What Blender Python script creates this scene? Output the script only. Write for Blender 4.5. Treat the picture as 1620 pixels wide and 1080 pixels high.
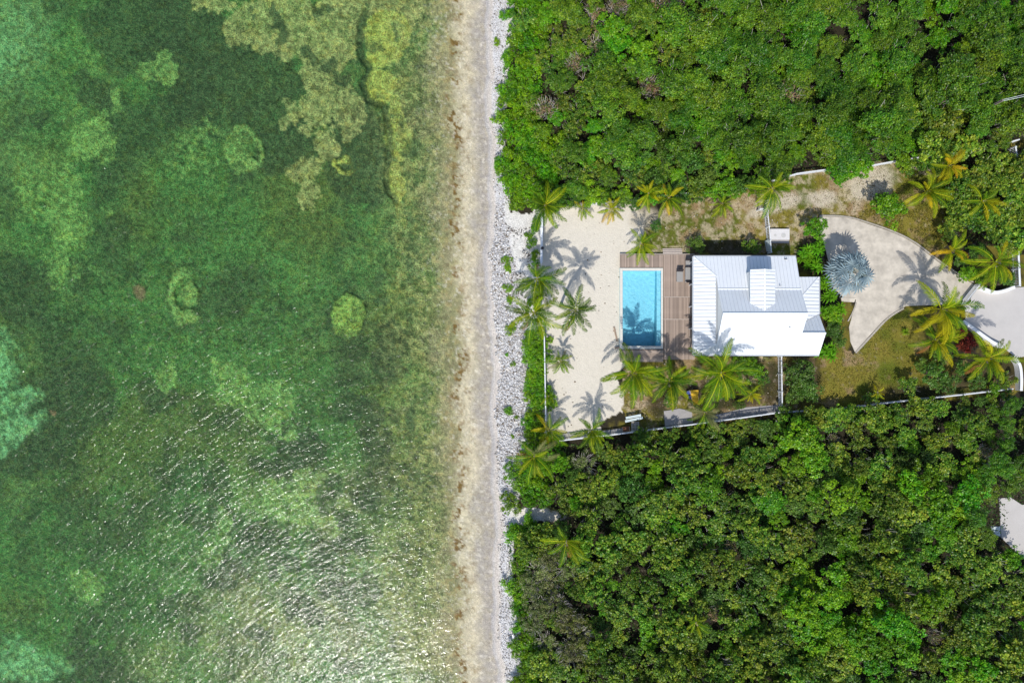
import bpy, math, random
import numpy as np
from mathutils import Vector, Matrix, Euler

R = math.radians
random.seed(7)
rng = np.random.default_rng(11)
scene = bpy.context.scene
col = scene.collection
for o in list(bpy.data.objects):
    bpy.data.objects.remove(o)

# ------------------------------------------------------------------ camera, sky, sun
CAM_H = 75.6          # drone height above the yard, metres
MPP = 0.07            # metres per photograph pixel on the ground
cam = bpy.data.cameras.new('Camera')
cam.lens = 24.0
cam.sensor_width = 36.0
cam.clip_start = 0.5
cam.clip_end = 20000
cam_o = bpy.data.objects.new('Camera', cam)
col.objects.link(cam_o)
cam_o.location = (0, 0, CAM_H)
cam_o.rotation_euler = (0, 0, 0)
scene.camera = cam_o

SUN_EL = 54.5
SUN_AZ = 194.0        # clockwise from +Y
sx, sy = math.sin(R(SUN_AZ)), math.cos(R(SUN_AZ))
world = bpy.data.worlds.new('World')
scene.world = world
world.use_nodes = True
wn = world.node_tree
wn.nodes.clear()
w_out = wn.nodes.new('ShaderNodeOutputWorld')
w_bg = wn.nodes.new('ShaderNodeBackground')
w_sky = wn.nodes.new('ShaderNodeTexSky')
w_sky.sky_type = 'NISHITA'
w_sky.sun_disc = False
w_sky.sun_elevation = R(SUN_EL)
w_sky.sun_rotation = R(SUN_AZ)
w_bg.inputs['Strength'].default_value = 0.15
wn.links.new(w_sky.outputs[0], w_bg.inputs['Color'])
wn.links.new(w_bg.outputs[0], w_out.inputs['Surface'])

sun = bpy.data.lights.new('Sun', 'SUN')
sun.energy = 3.7
sun.angle = R(0.5)
sun.color = (1.0, 0.965, 0.90)
sun_o = bpy.data.objects.new('Sun', sun)
col.objects.link(sun_o)
d = Vector((-sx * math.cos(R(SUN_EL)), -sy * math.cos(R(SUN_EL)), -math.sin(R(SUN_EL))))
sun_o.rotation_euler = d.to_track_quat('-Z', 'Y').to_euler()
sun_o.location = (-15, -60, 90)

vs = scene.view_settings
vs.view_transform = 'Standard'
vs.look = 'None'
vs.exposure = 0.0
vs.gamma = 1.0
vs.use_curve_mapping = False
scene.render.engine = 'CYCLES'
scene.cycles.transparent_max_bounces = 8
scene.cycles.max_bounces = 4
scene.cycles.diffuse_bounces = 2
scene.cycles.glossy_bounces = 2


# ------------------------------------------------------------------ helpers
def P(px, py, z=0.0):
    """photograph pixel -> world point at height z"""
    k = MPP * (CAM_H - z) / CAM_H
    return Vector(((px - 810) * k, (540 - py) * k, z))


def lin(r, g, b, k=1.0):
    def f(c):
        c /= 255.0
        return (c / 12.92 if c <= 0.04045 else ((c + 0.055) / 1.055) ** 2.4) * k
    return np.array((f(r), f(g), f(b)))


def sstep(a, b, x):
    t = np.clip((x - a) / (b - a), 0, 1)
    return t * t * (3 - 2 * t)


def vnoise(x, y, seed):
    xi = np.floor(x).astype(np.int64)
    yi = np.floor(y).astype(np.int64)
    fx = x - xi
    fy = y - yi
    fx = fx * fx * (3 - 2 * fx)
    fy = fy * fy * (3 - 2 * fy)

    def h(a, b):
        n = (a * 374761393 + b * 668265263 + seed * 1442695041) & 0x7fffffff
        n = ((n ^ (n >> 13)) * 1274126177) & 0x7fffffff
        n = (n ^ (n >> 16)) & 0xffff
        return n / 65535.0
    a, b, c, dd = h(xi, yi), h(xi + 1, yi), h(xi, yi + 1), h(xi + 1, yi + 1)
    return (a * (1 - fx) + b * fx) * (1 - fy) + (c * (1 - fx) + dd * fx) * fy


def fbm(x, y, scale, octv, seed, gain=0.5):
    v = np.zeros_like(x, dtype=float)
    amp, tot, f = 1.0, 0.0, 1.0 / scale
    for i in range(octv):
        v += amp * vnoise(x * f + 17.3 * i, y * f - 9.1 * i, seed + i * 31)
        tot += amp
        amp *= gain
        f *= 2.03
    return v / tot


def in_poly(x, y, poly):
    r = np.zeros(np.shape(x), dtype=bool)
    n = len(poly)
    for i in range(n):
        x0, y0 = poly[i]
        x1, y1 = poly[(i + 1) % n]
        if y0 == y1:
            continue
        c = ((y0 > y) != (y1 > y)) & (x < (x1 - x0) * (y - y0) / (y1 - y0) + x0)
        r ^= c
    return r


class MB:
    """collects faces, then links them as one mesh object"""
    def __init__(self):
        self.v, self.f, self.m = [], [], []

    def add(self, vs_, fs, m=0):
        b = len(self.v)
        self.v += [tuple(q) for q in vs_]
        for f in fs:
            self.f.append([b + i for i in f])
            self.m.append(m)

    def box(self, c, s, rz=0.0, m=0, rot=None):
        hx, hy, hz = s[0] / 2, s[1] / 2, s[2] / 2
        M = rot if rot is not None else Matrix.Rotation(rz, 3, 'Z')
        vv = [Vector(c) + M @ Vector((x * hx, y * hy, z * hz)) for x, y, z in
              ((-1, -1, -1), (1, -1, -1), (1, 1, -1), (-1, 1, -1), (-1, -1, 1), (1, -1, 1), (1, 1, 1), (-1, 1, 1))]
        self.add(vv, [(0, 3, 2, 1), (4, 5, 6, 7), (0, 1, 5, 4), (1, 2, 6, 5), (2, 3, 7, 6), (3, 0, 4, 7)], m)

    def bar(self, a, b, w, h, m=0):
        a, b = Vector(a), Vector(b)
        dv = b - a
        q = dv.to_track_quat('X', 'Z').to_matrix()
        self.box((a + b) / 2, (dv.length, w, h), rot=q, m=m)

    def tube(self, pts, rad, n=6, m=0, cap=True):
        pts = [Vector(p) for p in pts]
        base = len(self.v)
        for i, p in enumerate(pts):
            t = (pts[min(i + 1, len(pts) - 1)] - pts[max(i - 1, 0)])
            if t.length < 1e-6:
                t = Vector((0, 0, 1))
            q = t.to_track_quat('Z', 'Y').to_matrix()
            r = rad[i] if isinstance(rad, (list, tuple)) else rad
            for k in range(n):
                a = 2 * math.pi * k / n
                self.v.append(tuple(p + q @ Vector((math.cos(a) * r, math.sin(a) * r, 0))))
        for i in range(len(pts) - 1):
            for k in range(n):
                k2 = (k + 1) % n
                self.f.append([base + i * n + k, base + i * n + k2, base + (i + 1) * n + k2, base + (i + 1) * n + k])
                self.m.append(m)
        if cap:
            e = base + (len(pts) - 1) * n
            self.f.append([e + k for k in range(n)])
            self.m.append(m)
            self.f.append([base + k for k in reversed(range(n))])
            self.m.append(m)

    def cyl(self, c, r, h, n=14, m=0, r2=None):
        c = Vector(c)
        self.tube([c, c + Vector((0, 0, h))], [r, r if r2 is None else r2], n, m)

    def prism(self, poly, z0, z1, m=0):
        n = len(poly)
        a = sum(poly[i][0] * poly[(i + 1) % n][1] - poly[(i + 1) % n][0] * poly[i][1] for i in range(n))
        if a < 0:
            poly = poly[::-1]
        vv = [(x, y, z0) for x, y in poly] + [(x, y, z1) for x, y in poly]
        fs = [tuple(range(n - 1, -1, -1)), tuple(range(n, 2 * n))]
        fs += [(i, (i + 1) % n, n + (i + 1) % n, n + i) for i in range(n)]
        self.add(vv, fs, m)

    def slab(self, pts, th, m=0):
        """planar polygon in 3D given a thickness straight down"""
        n = len(pts)
        a = sum(pts[i][0] * pts[(i + 1) % n][1] - pts[(i + 1) % n][0] * pts[i][1] for i in range(n))
        if a < 0:
            pts = pts[::-1]
        vv = [tuple(p) for p in pts] + [(p[0], p[1], p[2] - th) for p in pts]
        fs = [tuple(range(n)), tuple(range(2 * n - 1, n - 1, -1))]
        fs += [(i, n + i, n + (i + 1) % n, (i + 1) % n) for i in range(n)]
        self.add(vv, fs, m)

    def mesh(self, name, mats, org=(0, 0, 0), smooth=False):
        me = bpy.data.meshes.new(name)
        vv = np.array(self.v, dtype=float) - np.array(org, dtype=float)
        me.from_pydata(vv.tolist(), [], self.f)
        for mm in (mats if isinstance(mats, (list, tuple)) else [mats]):
            me.materials.append(mm)
        me.polygons.foreach_set('material_index', self.m)
        if smooth:
            me.polygons.foreach_set('use_smooth', [True] * len(self.f))
        me.update()
        return me

    def build(self, name, mats, parent=None, smooth=False):
        org = Vector((0, 0, 0))
        if parent is not None:
            org = root_pos(parent)
        o = bpy.data.objects.new(name, self.mesh(name, mats, org, smooth))
        col.objects.link(o)
        if parent is not None:
            o.parent = parent
        return o


def root_pos(o):
    p = Vector(o.location)
    while o.parent is not None:
        o = o.parent
        p = p + Vector(o.location)
    return p


def tag(o, label=None, cat=None, group=None, kind=None):
    if label:
        o['label'] = label
    if cat:
        o['category'] = cat
    if group:
        o['group'] = group
    if kind:
        o['kind'] = kind
    return o


def thing(name, label, cat, loc, group=None):
    o = bpy.data.objects.new(name, None)
    o.empty_display_size = 0.3
    col.objects.link(o)
    o.location = loc
    return tag(o, label, cat, group)


def link(name, me, parent=None, loc=(0, 0, 0), rot=(0, 0, 0), sc=(1, 1, 1)):
    o = bpy.data.objects.new(name, me)
    col.objects.link(o)
    o.parent = parent
    o.location = loc
    o.rotation_euler = rot
    o.scale = sc
    return o


# ------------------------------------------------------------------ materials
def nodes_of(name):
    m = bpy.data.materials.new(name)
    m.use_nodes = True
    nt = m.node_tree
    nt.nodes.clear()
    out = nt.nodes.new('ShaderNodeOutputMaterial')
    return m, nt, out


def N(nt, t, **kw):
    n = nt.nodes.new(t)
    for k, v in kw.items():
        if k in ('i',):
            for kk, vv in v.items():
                n.inputs[kk].default_value = vv
        else:
            setattr(n, k, v)
    return n


def mat_plain(name, c, rough=0.6, var=0.15, scale=3.0, bump=0.0, bscale=20.0, spec=0.4, stretch=(1, 1, 1),
              objvar=0.0, metal=0.0):
    m, nt, out = nodes_of(name)
    b = N(nt, 'ShaderNodeBsdfPrincipled')
    b.inputs['Roughness'].default_value = rough
    b.inputs['Specular IOR Level'].default_value = spec
    b.inputs['Metallic'].default_value = metal
    tc = N(nt, 'ShaderNodeTexCoord')
    mp = N(nt, 'ShaderNodeMapping')
    mp.inputs['Scale'].default_value = stretch
    nt.links.new(tc.outputs['Object'], mp.inputs[0])
    n1 = N(nt, 'ShaderNodeTexNoise', i={'Scale': scale, 'Detail': 6.0, 'Roughness': 0.65})
    nt.links.new(mp.outputs[0], n1.inputs['Vector'])
    mr = N(nt, 'ShaderNodeMapRange', i={'From Min': 0.25, 'From Max': 0.75, 'To Min': 1 - var, 'To Max': 1 + var})
    nt.links.new(n1.outputs['Fac'], mr.inputs['Value'])
    hs = N(nt, 'ShaderNodeHueSaturation')
    hs.inputs['Color'].default_value = (c[0], c[1], c[2], 1)
    val = mr.outputs[0]
    if objvar:
        oi = N(nt, 'ShaderNodeObjectInfo')
        mo = N(nt, 'ShaderNodeMapRange', i={'To Min': 1 - objvar, 'To Max': 1 + objvar})
        nt.links.new(oi.outputs['Random'], mo.inputs['Value'])
        mu = N(nt, 'ShaderNodeMath', operation='MULTIPLY')
        nt.links.new(val, mu.inputs[0])
        nt.links.new(mo.outputs[0], mu.inputs[1])
        val = mu.outputs[0]
    nt.links.new(val, hs.inputs['Value'])
    nt.links.new(hs.outputs[0], b.inputs['Base Color'])
    if bump:
        n2 = N(nt, 'ShaderNodeTexNoise', i={'Scale': bscale, 'Detail': 4.0})
        nt.links.new(mp.outputs[0], n2.inputs['Vector'])
        bp = N(nt, 'ShaderNodeBump', i={'Strength': 1.0, 'Distance': bump})
        nt.links.new(n2.outputs['Fac'], bp.inputs['Height'])
        nt.links.new(bp.outputs[0], b.inputs['Normal'])
    nt.links.new(b.outputs[0], out.inputs[0])
    return m


def mat_leaf(name, hue=0.03, val=0.25, trans=0.28, rough=0.42, spec=0.35):
    """foliage: colour per leaf from the mesh, a shift per plant"""
    m, nt, out = nodes_of(name)
    at = N(nt, 'ShaderNodeAttribute', attribute_name='Col')
    oi = N(nt, 'ShaderNodeObjectInfo')
    mh = N(nt, 'ShaderNodeMapRange', i={'To Min': 0.5 - hue, 'To Max': 0.5 + hue})
    nt.links.new(oi.outputs['Random'], mh.inputs['Value'])
    w = N(nt, 'ShaderNodeTexWhiteNoise', noise_dimensions='1D')
    nt.links.new(oi.outputs['Random'], w.inputs['W'])
    mv = N(nt, 'ShaderNodeMapRange', i={'To Min': 1 - val, 'To Max': 1 + val})
    nt.links.new(w.outputs['Value'], mv.inputs['Value'])
    hs = N(nt, 'ShaderNodeHueSaturation')
    nt.links.new(at.outputs['Color'], hs.inputs['Color'])
    nt.links.new(mh.outputs[0], hs.inputs['Hue'])
    nt.links.new(mv.outputs[0], hs.inputs['Value'])
    b = N(nt, 'ShaderNodeBsdfPrincipled')
    b.inputs['Roughness'].default_value = rough
    b.inputs['Specular IOR Level'].default_value = spec
    nt.links.new(hs.outputs[0], b.inputs['Base Color'])
    t = N(nt, 'ShaderNodeBsdfTranslucent')
    nt.links.new(hs.outputs[0], t.inputs['Color'])
    mx = N(nt, 'ShaderNodeMixShader')
    mx.inputs[0].default_value = trans
    nt.links.new(b.outputs[0], mx.inputs[1])
    nt.links.new(t.outputs[0], mx.inputs[2])
    nt.links.new(mx.outputs[0], out.inputs[0])
    return m


def mat_attr(name, rough=0.85, bump=0.02, bscale=8.0, var=0.25, scale=6.0, hue=0.0):
    """ground: colour from the sheet's own layout, grain and relief from noise"""
    m, nt, out = nodes_of(name)
    at = N(nt, 'ShaderNodeAttribute', attribute_name='Col')
    tc = N(nt, 'ShaderNodeTexCoord')
    n1 = N(nt, 'ShaderNodeTexNoise', i={'Scale': scale, 'Detail': 5.0, 'Roughness': 0.7})
    nt.links.new(tc.outputs['Object'], n1.inputs['Vector'])
    mr = N(nt, 'ShaderNodeMapRange', i={'From Min': 0.36, 'From Max': 0.64, 'To Min': 1 - var, 'To Max': 1 + var})
    nt.links.new(n1.outputs['Fac'], mr.inputs['Value'])
    # Col alpha holds how strong the grain, with its painted seabed dapple, is
    ml = N(nt, 'ShaderNodeMix', data_type='FLOAT')
    ml.inputs['A'].default_value = 1.0
    nt.links.new(at.outputs['Alpha'], ml.inputs['Factor'])
    nt.links.new(mr.outputs[0], ml.inputs['B'])
    hs = N(nt, 'ShaderNodeHueSaturation')
    nt.links.new(at.outputs['Color'], hs.inputs['Color'])
    nt.links.new(ml.outputs['Result'], hs.inputs['Value'])
    if hue:
        n3 = N(nt, 'ShaderNodeTexNoise', i={'Scale': scale * .45, 'Detail': 4.0, 'Roughness': 0.7})
        nt.links.new(tc.outputs['Object'], n3.inputs['Vector'])
        mh = N(nt, 'ShaderNodeMapRange', i={'From Min': 0.36, 'From Max': 0.64, 'To Min': 0.5 - hue, 'To Max': 0.5 + hue})
        nt.links.new(n3.outputs['Fac'], mh.inputs['Value'])
        mg = N(nt, 'ShaderNodeMix', data_type='FLOAT')
        mg.inputs['A'].default_value = 0.5
        nt.links.new(at.outputs['Alpha'], mg.inputs['Factor'])
        nt.links.new(mh.outputs[0], mg.inputs['B'])
        nt.links.new(mg.outputs['Result'], hs.inputs['Hue'])
    b = N(nt, 'ShaderNodeBsdfPrincipled')
    b.inputs['Roughness'].default_value = rough
    b.inputs['Specular IOR Level'].default_value = 0.15
    nt.links.new(hs.outputs[0], b.inputs['Base Color'])
    n2 = N(nt, 'ShaderNodeTexNoise', i={'Scale': bscale, 'Detail': 5.0, 'Roughness': 0.6})
    nt.links.new(tc.outputs['Object'], n2.inputs['Vector'])
    bp = N(nt, 'ShaderNodeBump', i={'Strength': 1.0, 'Distance': bump})
    nt.links.new(n2.outputs['Fac'], bp.inputs['Height'])
    nt.links.new(bp.outputs[0], b.inputs['Normal'])
    nt.links.new(b.outputs[0], out.inputs[0])
    return m


def mat_water(name, rot, scl, amp, rough, absorb=None, density=0.0, calm=False):
    m, nt, out = nodes_of(name)
    tc = N(nt, 'ShaderNodeTexCoord')
    hsum = None
    for k, (sc, st, am, dr) in enumerate(scl):
        mp = N(nt, 'ShaderNodeMapping')
        mp.vector_type = 'TEXTURE'
        mp.inputs['Rotation'].default_value = (0, 0, R(rot + dr))
        mp.inputs['Scale'].default_value = (st, 1.0, 1.0)
        nt.links.new(tc.outputs['Object'], mp.inputs[0])
        n1 = N(nt, 'ShaderNodeTexNoise', i={'Scale': sc, 'Detail': 3.0, 'Roughness': 0.55, 'Distortion': 0.3})
        nt.links.new(mp.outputs[0], n1.inputs['Vector'])
        mu = N(nt, 'ShaderNodeMath', operation='MULTIPLY')
        mu.inputs[1].default_value = am * amp
        nt.links.new(n1.outputs['Fac'], mu.inputs[0])
        if hsum is None:
            hsum = mu.outputs[0]
        else:
            ad = N(nt, 'ShaderNodeMath', operation='ADD')
            nt.links.new(hsum, ad.inputs[0])
            nt.links.new(mu.outputs[0], ad.inputs[1])
            hsum = ad.outputs[0]
    if calm:
        # the water lies calmer close to the beach
        sp = N(nt, 'ShaderNodeSeparateXYZ')
        nt.links.new(tc.outputs['Object'], sp.inputs[0])
        mr = N(nt, 'ShaderNodeMapRange', i={'From Min': -11.0, 'From Max': -4.0, 'To Min': 1.0, 'To Max': 0.35})
        nt.links.new(sp.outputs['X'], mr.inputs['Value'])
        mu = N(nt, 'ShaderNodeMath', operation='MULTIPLY')
        nt.links.new(hsum, mu.inputs[0])
        nt.links.new(mr.outputs[0], mu.inputs[1])
        hsum = mu.outputs[0]
    bp = N(nt, 'ShaderNodeBump', i={'Strength': 1.0, 'Distance': 1.0})
    nt.links.new(hsum, bp.inputs['Height'])
    fr = N(nt, 'ShaderNodeFresnel', i={'IOR': 1.333})
    nt.links.new(bp.outputs[0], fr.inputs['Normal'])
    tr = N(nt, 'ShaderNodeBsdfTransparent')
    gl = N(nt, 'ShaderNodeBsdfGlossy')
    gl.inputs['Roughness'].default_value = rough
    nt.links.new(bp.outputs[0], gl.inputs['Normal'])
    mx = N(nt, 'ShaderNodeMixShader')
    nt.links.new(fr.outputs[0], mx.inputs[0])
    nt.links.new(tr.outputs[0], mx.inputs[1])
    nt.links.new(gl.outputs[0], mx.inputs[2])
    nt.links.new(mx.outputs[0], out.inputs['Surface'])
    if absorb is not None:
        va = N(nt, 'ShaderNodeVolumeAbsorption')
        va.inputs['Color'].default_value = (*absorb, 1)
        va.inputs['Density'].default_value = density
        nt.links.new(va.outputs[0], out.inputs['Volume'])
    return m


M_ground = mat_attr('ground', var=0.9, scale=9.0, hue=0.035, bump=0.05, bscale=6.0)  # on the seabed this grain also paints in light dapple from surface ripples
M_sea = mat_water('sea_water', 30, [(0.6, 3.0, 0.08, 0), (2.2, 3.0, 0.085, 5), (5.2, 2.4, 0.034, -8)], 1.25, 0.11,
                  absorb=(0.53, 0.87, 0.64), density=0.17, calm=True)
M_poolwater = mat_water('pool_water', 20, [(2.6, 1.2, 0.05, 0), (6.0, 1.0, 0.02, 30)], 1.0, 0.12,
                        absorb=(0.20, 0.80, 0.95), density=0.08)
M_white = mat_plain('white_paint', (0.80, 0.80, 0.79), 0.45, 0.05, 2.0)
M_roof = mat_plain('white_roof_metal', (0.84, 0.86, 0.88), 0.38, 0.04, 0.8, spec=0.5)
M_seam = mat_plain('roof_seam_metal', (0.66, 0.69, 0.73), 0.4, 0.05, 2.0)
M_seam_shaded = mat_plain('roof_seam_metal_shaded', (0.48, 0.51, 0.55), 0.45, 0.05, 2.0)  # same seam metal toned darker: edge shade put into colour where the roof glares
M_trim = mat_plain('grey_gutter', (0.42, 0.44, 0.46), 0.4, 0.06, 2.0)
M_fence = mat_plain('white_vinyl', (0.76, 0.78, 0.80), 0.4, 0.08, 3.0)
M_wood = mat_plain('weathered_deck_wood', (0.36, 0.275, 0.22), 0.75, 0.32, 1.6, bump=0.004, bscale=30,
                   stretch=(9, 0.7, 1), objvar=0.26)
M_woodx = mat_plain('weathered_deck_wood_across', (0.37, 0.285, 0.23), 0.75, 0.25, 1.6, bump=0.004, bscale=30,
                    stretch=(0.7, 9, 1), objvar=0.22)
M_trimwood = mat_plain('pale_deck_trim', (0.50, 0.42, 0.36), 0.7, 0.12, 4.0)
M_joist = mat_plain('dark_underframe', (0.05, 0.04, 0.03), 0.9, 0.2, 4.0)
M_coping = mat_plain('cream_coping', (0.68, 0.65, 0.58), 0.7, 0.07, 3.0, bump=0.003, bscale=25)
M_plaster = mat_plain('blue_pool_plaster', (0.24, 0.62, 0.76), 0.6, 0.16, 3.0, bump=0.12, bscale=3.4)  # mottle and bump put the water's ripple light into the plaster
M_concrete = mat_plain('pale_concrete', (0.54, 0.485, 0.405), 0.85, 0.34, 0.8, bump=0.004, bscale=14)
M_apron = mat_plain('smooth_concrete', (0.52, 0.49, 0.46), 0.85, 0.07, 0.6, bump=0.003, bscale=14)
M_kerb = mat_plain('kerb_concrete', (0.40, 0.36, 0.30), 0.9, 0.2, 2.5, bump=0.01, bscale=10)
M_slab = mat_plain('grey_slab', (0.36, 0.34, 0.33), 0.9, 0.16, 2.0, bump=0.005, bscale=12)
M_tank = mat_plain('white_tank_concrete', (0.68, 0.66, 0.65), 0.8, 0.06, 2.0)
M_lid = mat_plain('grey_lid', (0.54, 0.53, 0.51), 0.8, 0.1, 3.0)
M_dark = mat_plain('dark_frame', (0.035, 0.03, 0.035), 0.6, 0.2, 5.0)
M_sling = mat_plain('grey_sling', (0.33, 0.32, 0.31), 0.8, 0.12, 6.0, stretch=(1, 8, 1))
M_teal = mat_plain('teal_glaze', (0.10, 0.32, 0.30), 0.3, 0.2, 8.0)
M_blue = mat_plain('blue_plastic', (0.05, 0.08, 0.32), 0.45, 0.1, 4.0)
M_yellow = mat_plain('yellow_cushion', (0.62, 0.38, 0.02), 0.8, 0.25, 5.0, bump=0.01, bscale=9)
M_crate = mat_plain('rusty_brown_wood', (0.28, 0.13, 0.07), 0.85, 0.3, 6.0)
M_sheet = mat_plain('pale_metal_sheet', (0.62, 0.70, 0.70), 0.4, 0.12, 3.0)
M_drift = mat_plain('driftwood', (0.34, 0.25, 0.18), 0.9, 0.3, 5.0)
M_trunk = mat_plain('palm_bark', (0.26, 0.22, 0.18), 0.95, 0.35, 6.0, stretch=(1, 1, 5), bump=0.02, bscale=12)
M_bark = mat_plain('grey_bark', (0.24, 0.20, 0.17), 0.95, 0.3, 6.0)
M_twig = mat_plain('bleached_twigs', (0.52, 0.48, 0.43), 0.95, 0.25, 6.0)
M_rock = mat_attr('coral_rubble', rough=0.9, bump=0.005, bscale=30, var=0.1)
M_leaf = mat_leaf('leaf', hue=0.022, val=0.25)
M_leaf2 = mat_leaf('leaf_even', hue=0.008, val=0.10)
M_palm = mat_leaf('palm_leaflet', hue=0.012, val=0.18, trans=0.20, rough=0.5, spec=0.12)
M_blueleaf = mat_leaf('silver_fan_leaf', hue=0.004, val=0.08, trans=0.12, rough=0.5, spec=0.3)
M_glass = mat_plain('window_glass', (0.03, 0.04, 0.05), 0.08, 0.1, 1.0, spec=0.7)

# ------------------------------------------------------------------ terrain layout (photograph pixels)
SHORE = [(-4000, 755), (0, 763), (250, 768), (540, 776), (800, 774), (1080, 788), (5000, 800)]
EDGE = [(-4000, 795), (0, 797), (90, 795), (180, 784), (270, 789), (335, 800), (420, 808), (540, 822), (640, 828),
        (700, 818), (800, 803), (950, 803), (1080, 814), (5000, 820)]


def interp(tab, y):
    k = 1.0 if tab is SHORE else 0.8
    ph = 0.0 if tab is SHORE else 1.7
    wob = 4.0 * np.sin(y / 97.0 + ph) + 3.0 * np.sin(y / 43.0 + 1 + ph) + 1.8 * np.sin(y / 19.0 + 2 + 2 * ph) + 1.0 * np.sin(y / 8.3 + ph)
    return np.interp(y, [t[0] for t in tab], [t[1] for t in tab]) + k * wob


WATER_Z = -1.0


def height(px, py):
    px = np.asarray(px, dtype=float)
    py = np.asarray(py, dtype=float)
    dd = px - interp(SHORE, py)
    dep = 1.7 * (1 - np.exp(np.minimum(dd, 0) / 300.0))
    z = np.where(dd < 0, WATER_Z - dep, WATER_Z + 1.0 * sstep(-4, 62, dd) ** 0.8)
    return np.minimum(z, 0.0)


def gz(px, py):
    return float(height(np.array([px]), np.array([py]))[0])


NORTH_WOOD = [(798, -400), (2100, -400), (2100, 190), (1620, 224), (1545, 236), (1500, 243), (1450, 248), (1400, 256),
              (1345, 266), (1290, 270), (1235, 284), (1175, 298), (1130, 308), (1085, 322), (1040, 318), (990, 322),
              (950, 318), (905, 322), (866, 330), (842, 336), (802, 337), (789, 272), (784, 185), (794, 90)]
EAST_WOOD = [(1500, 262), (1560, 244), (1625, 232), (1800, 200), (1800, 420), (1618, 405), (1560, 388), (1505, 382),
             (1492, 350), (1500, 310)]
SOUTH_WOOD = [(884, 703), (960, 694), (1100, 677), (1240, 659), (1330, 652), (1525, 632), (1620, 622), (2100, 600),
              (2100, 1500), (816, 1500), (814, 1080), (803, 960), (803, 830), (880, 822), (892, 808), (840, 800),
              (804, 806), (803, 762), (818, 722), (838, 705), (838, 652), (856, 650), (860, 690)]
PAVEMENT = [(1580, 788), (1598, 786), (1616, 798), (1660, 795), (1700, 880), (1622, 885), (1600, 866), (1584, 850)]
SAND_YARD = [(858, 338), (900, 326), (955, 320), (1003, 324), (1022, 350), (1012, 385), (1000, 402), (990, 430),
             (990, 560), (975, 600), (990, 625), (985, 650), (958, 664), (940, 688), (866, 698), (862, 600), (858, 450)]
LAWN_E = [(1372, 528), (1400, 505), (1436, 486), (1450, 520), (1500, 560), (1600, 600), (1615, 614), (1520, 624),
          (1400, 638), (1330, 645), (1295, 640), (1285, 620), (1300, 570), (1330, 545), (1350, 560)]
LAWN_NE = [(1345, 343), (1400, 320), (1440, 280), (1500, 280), (1505, 380), (1480, 405), (1450, 385), (1416, 368),
           (1375, 352)]
LAWN_N = [(1018, 350), (1060, 325), (1180, 300), (1290, 272), (1400, 258), (1500, 245), (1500, 300), (1400, 330),
          (1345, 345), (1290, 345), (1290, 400), (1095, 400), (1040, 402), (1015, 400)]
LAWN_S = [(985, 565), (1240, 562), (1290, 570), (1300, 640), (1238, 655), (1100, 668), (1015, 680), (985, 660)]

g = np.arange(-60, 1681, 2.0)
outs = []
s_, p_ = 4.0, 0.0
while p_ < 60000:
    p_ += s_
    outs.append(p_)
    s_ *= 1.55
outs = np.array(outs)
GX = np.concatenate((-60 - outs[::-1], g, g[-1] + outs))
gy = np.arange(-60, 1141, 2.0)
GY = np.concatenate((-60 - outs[::-1], gy, gy[-1] + outs))
PX, PY = np.meshgrid(GX, GY)
CX = np.clip(PX, -400, 2100)
CY = np.clip(PY, -500, 1600)
Z = height(PX, PY)
D = PX - interp(SHORE, PY)

# warped coordinates give every painted border a ragged natural edge
w1x = (fbm(CX, CY, 55, 5, 3, 0.65) - 0.5) * 72
w1y = (fbm(CX, CY, 55, 5, 4, 0.65) - 0.5) * 72
w2x = (fbm(CX, CY, 16, 3, 5, 0.6) - 0.5) * 14
w2y = (fbm(CX, CY, 16, 3, 6, 0.6) - 0.5) * 14
WX, WY = CX + w1x + w2x, CY + w1y + w2y
VX, VY = CX + w2x * 1.2, CY + w2y * 1.2
nA = fbm(CX, CY, 170, 4, 21)
nB = fbm(CX, CY, 40, 4, 22, 0.6)
nC = fbm(CX, CY, 7, 3, 23, 0.7)
nD = fbm(CX, CY, 3.6, 2, 24, 0.7)


def blob(L, x=None, y=None):
    x = WX if x is None else x
    y = WY if y is None else y
    m = np.zeros_like(x)
    for b in L:
        bx, by, rx, ry = b[:4]
        a = R(b[4]) if len(b) > 4 else 0.0
        soft = b[5] if len(b) > 5 else 0.35
        k = b[6] if len(b) > 6 else 1.0
        ux, uy = x - bx, y - by
        c, s = math.cos(a), math.sin(a)
        q = np.sqrt(((c * ux + s * uy) / rx) ** 2 + ((-s * ux + c * uy) / ry) ** 2)
        m = np.maximum(m, k * (1 - sstep(1 - soft, 1 + soft, q)))
    return m


def rag(m):
    return sstep(.30, .70, m + ((nB - .5) * 2.4 + (nC - .5) * 1.5 + (nD - .5) * 1.0) * m * (1 - m))


def lerp(a, b, m):
    m = m[..., None]
    return a * (1 - m) + b * m


C_mid = lin(78, 116, 62)
C_dark = lin(64, 84, 54)
C_brown = lin(92, 92, 48)
C_light = lin(116, 152, 84)
C_turq = lin(120, 172, 118)
C_tan = lin(156, 164, 104, .9)
C_lime = lin(152, 166, 82)
C_shal = lin(170, 164, 128, .84)
C_cream = lin(216, 206, 184, .88)
C_grey = lin(186, 180, 174, .74)

Csea = np.empty(PX.shape + (3,))
Csea[:] = C_mid
Csea = lerp(Csea, C_brown, sstep(0.50, 0.72, nA) * 0.4)
Csea = lerp(Csea, C_dark, sstep(0.44, 0.68, fbm(CX, CY, 95, 5, 41, 0.65)) * 0.75)
Csea = lerp(Csea, C_light, sstep(0.54, 0.74, fbm(CX, CY, 130, 5, 45, 0.65)) * 0.35)
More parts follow.
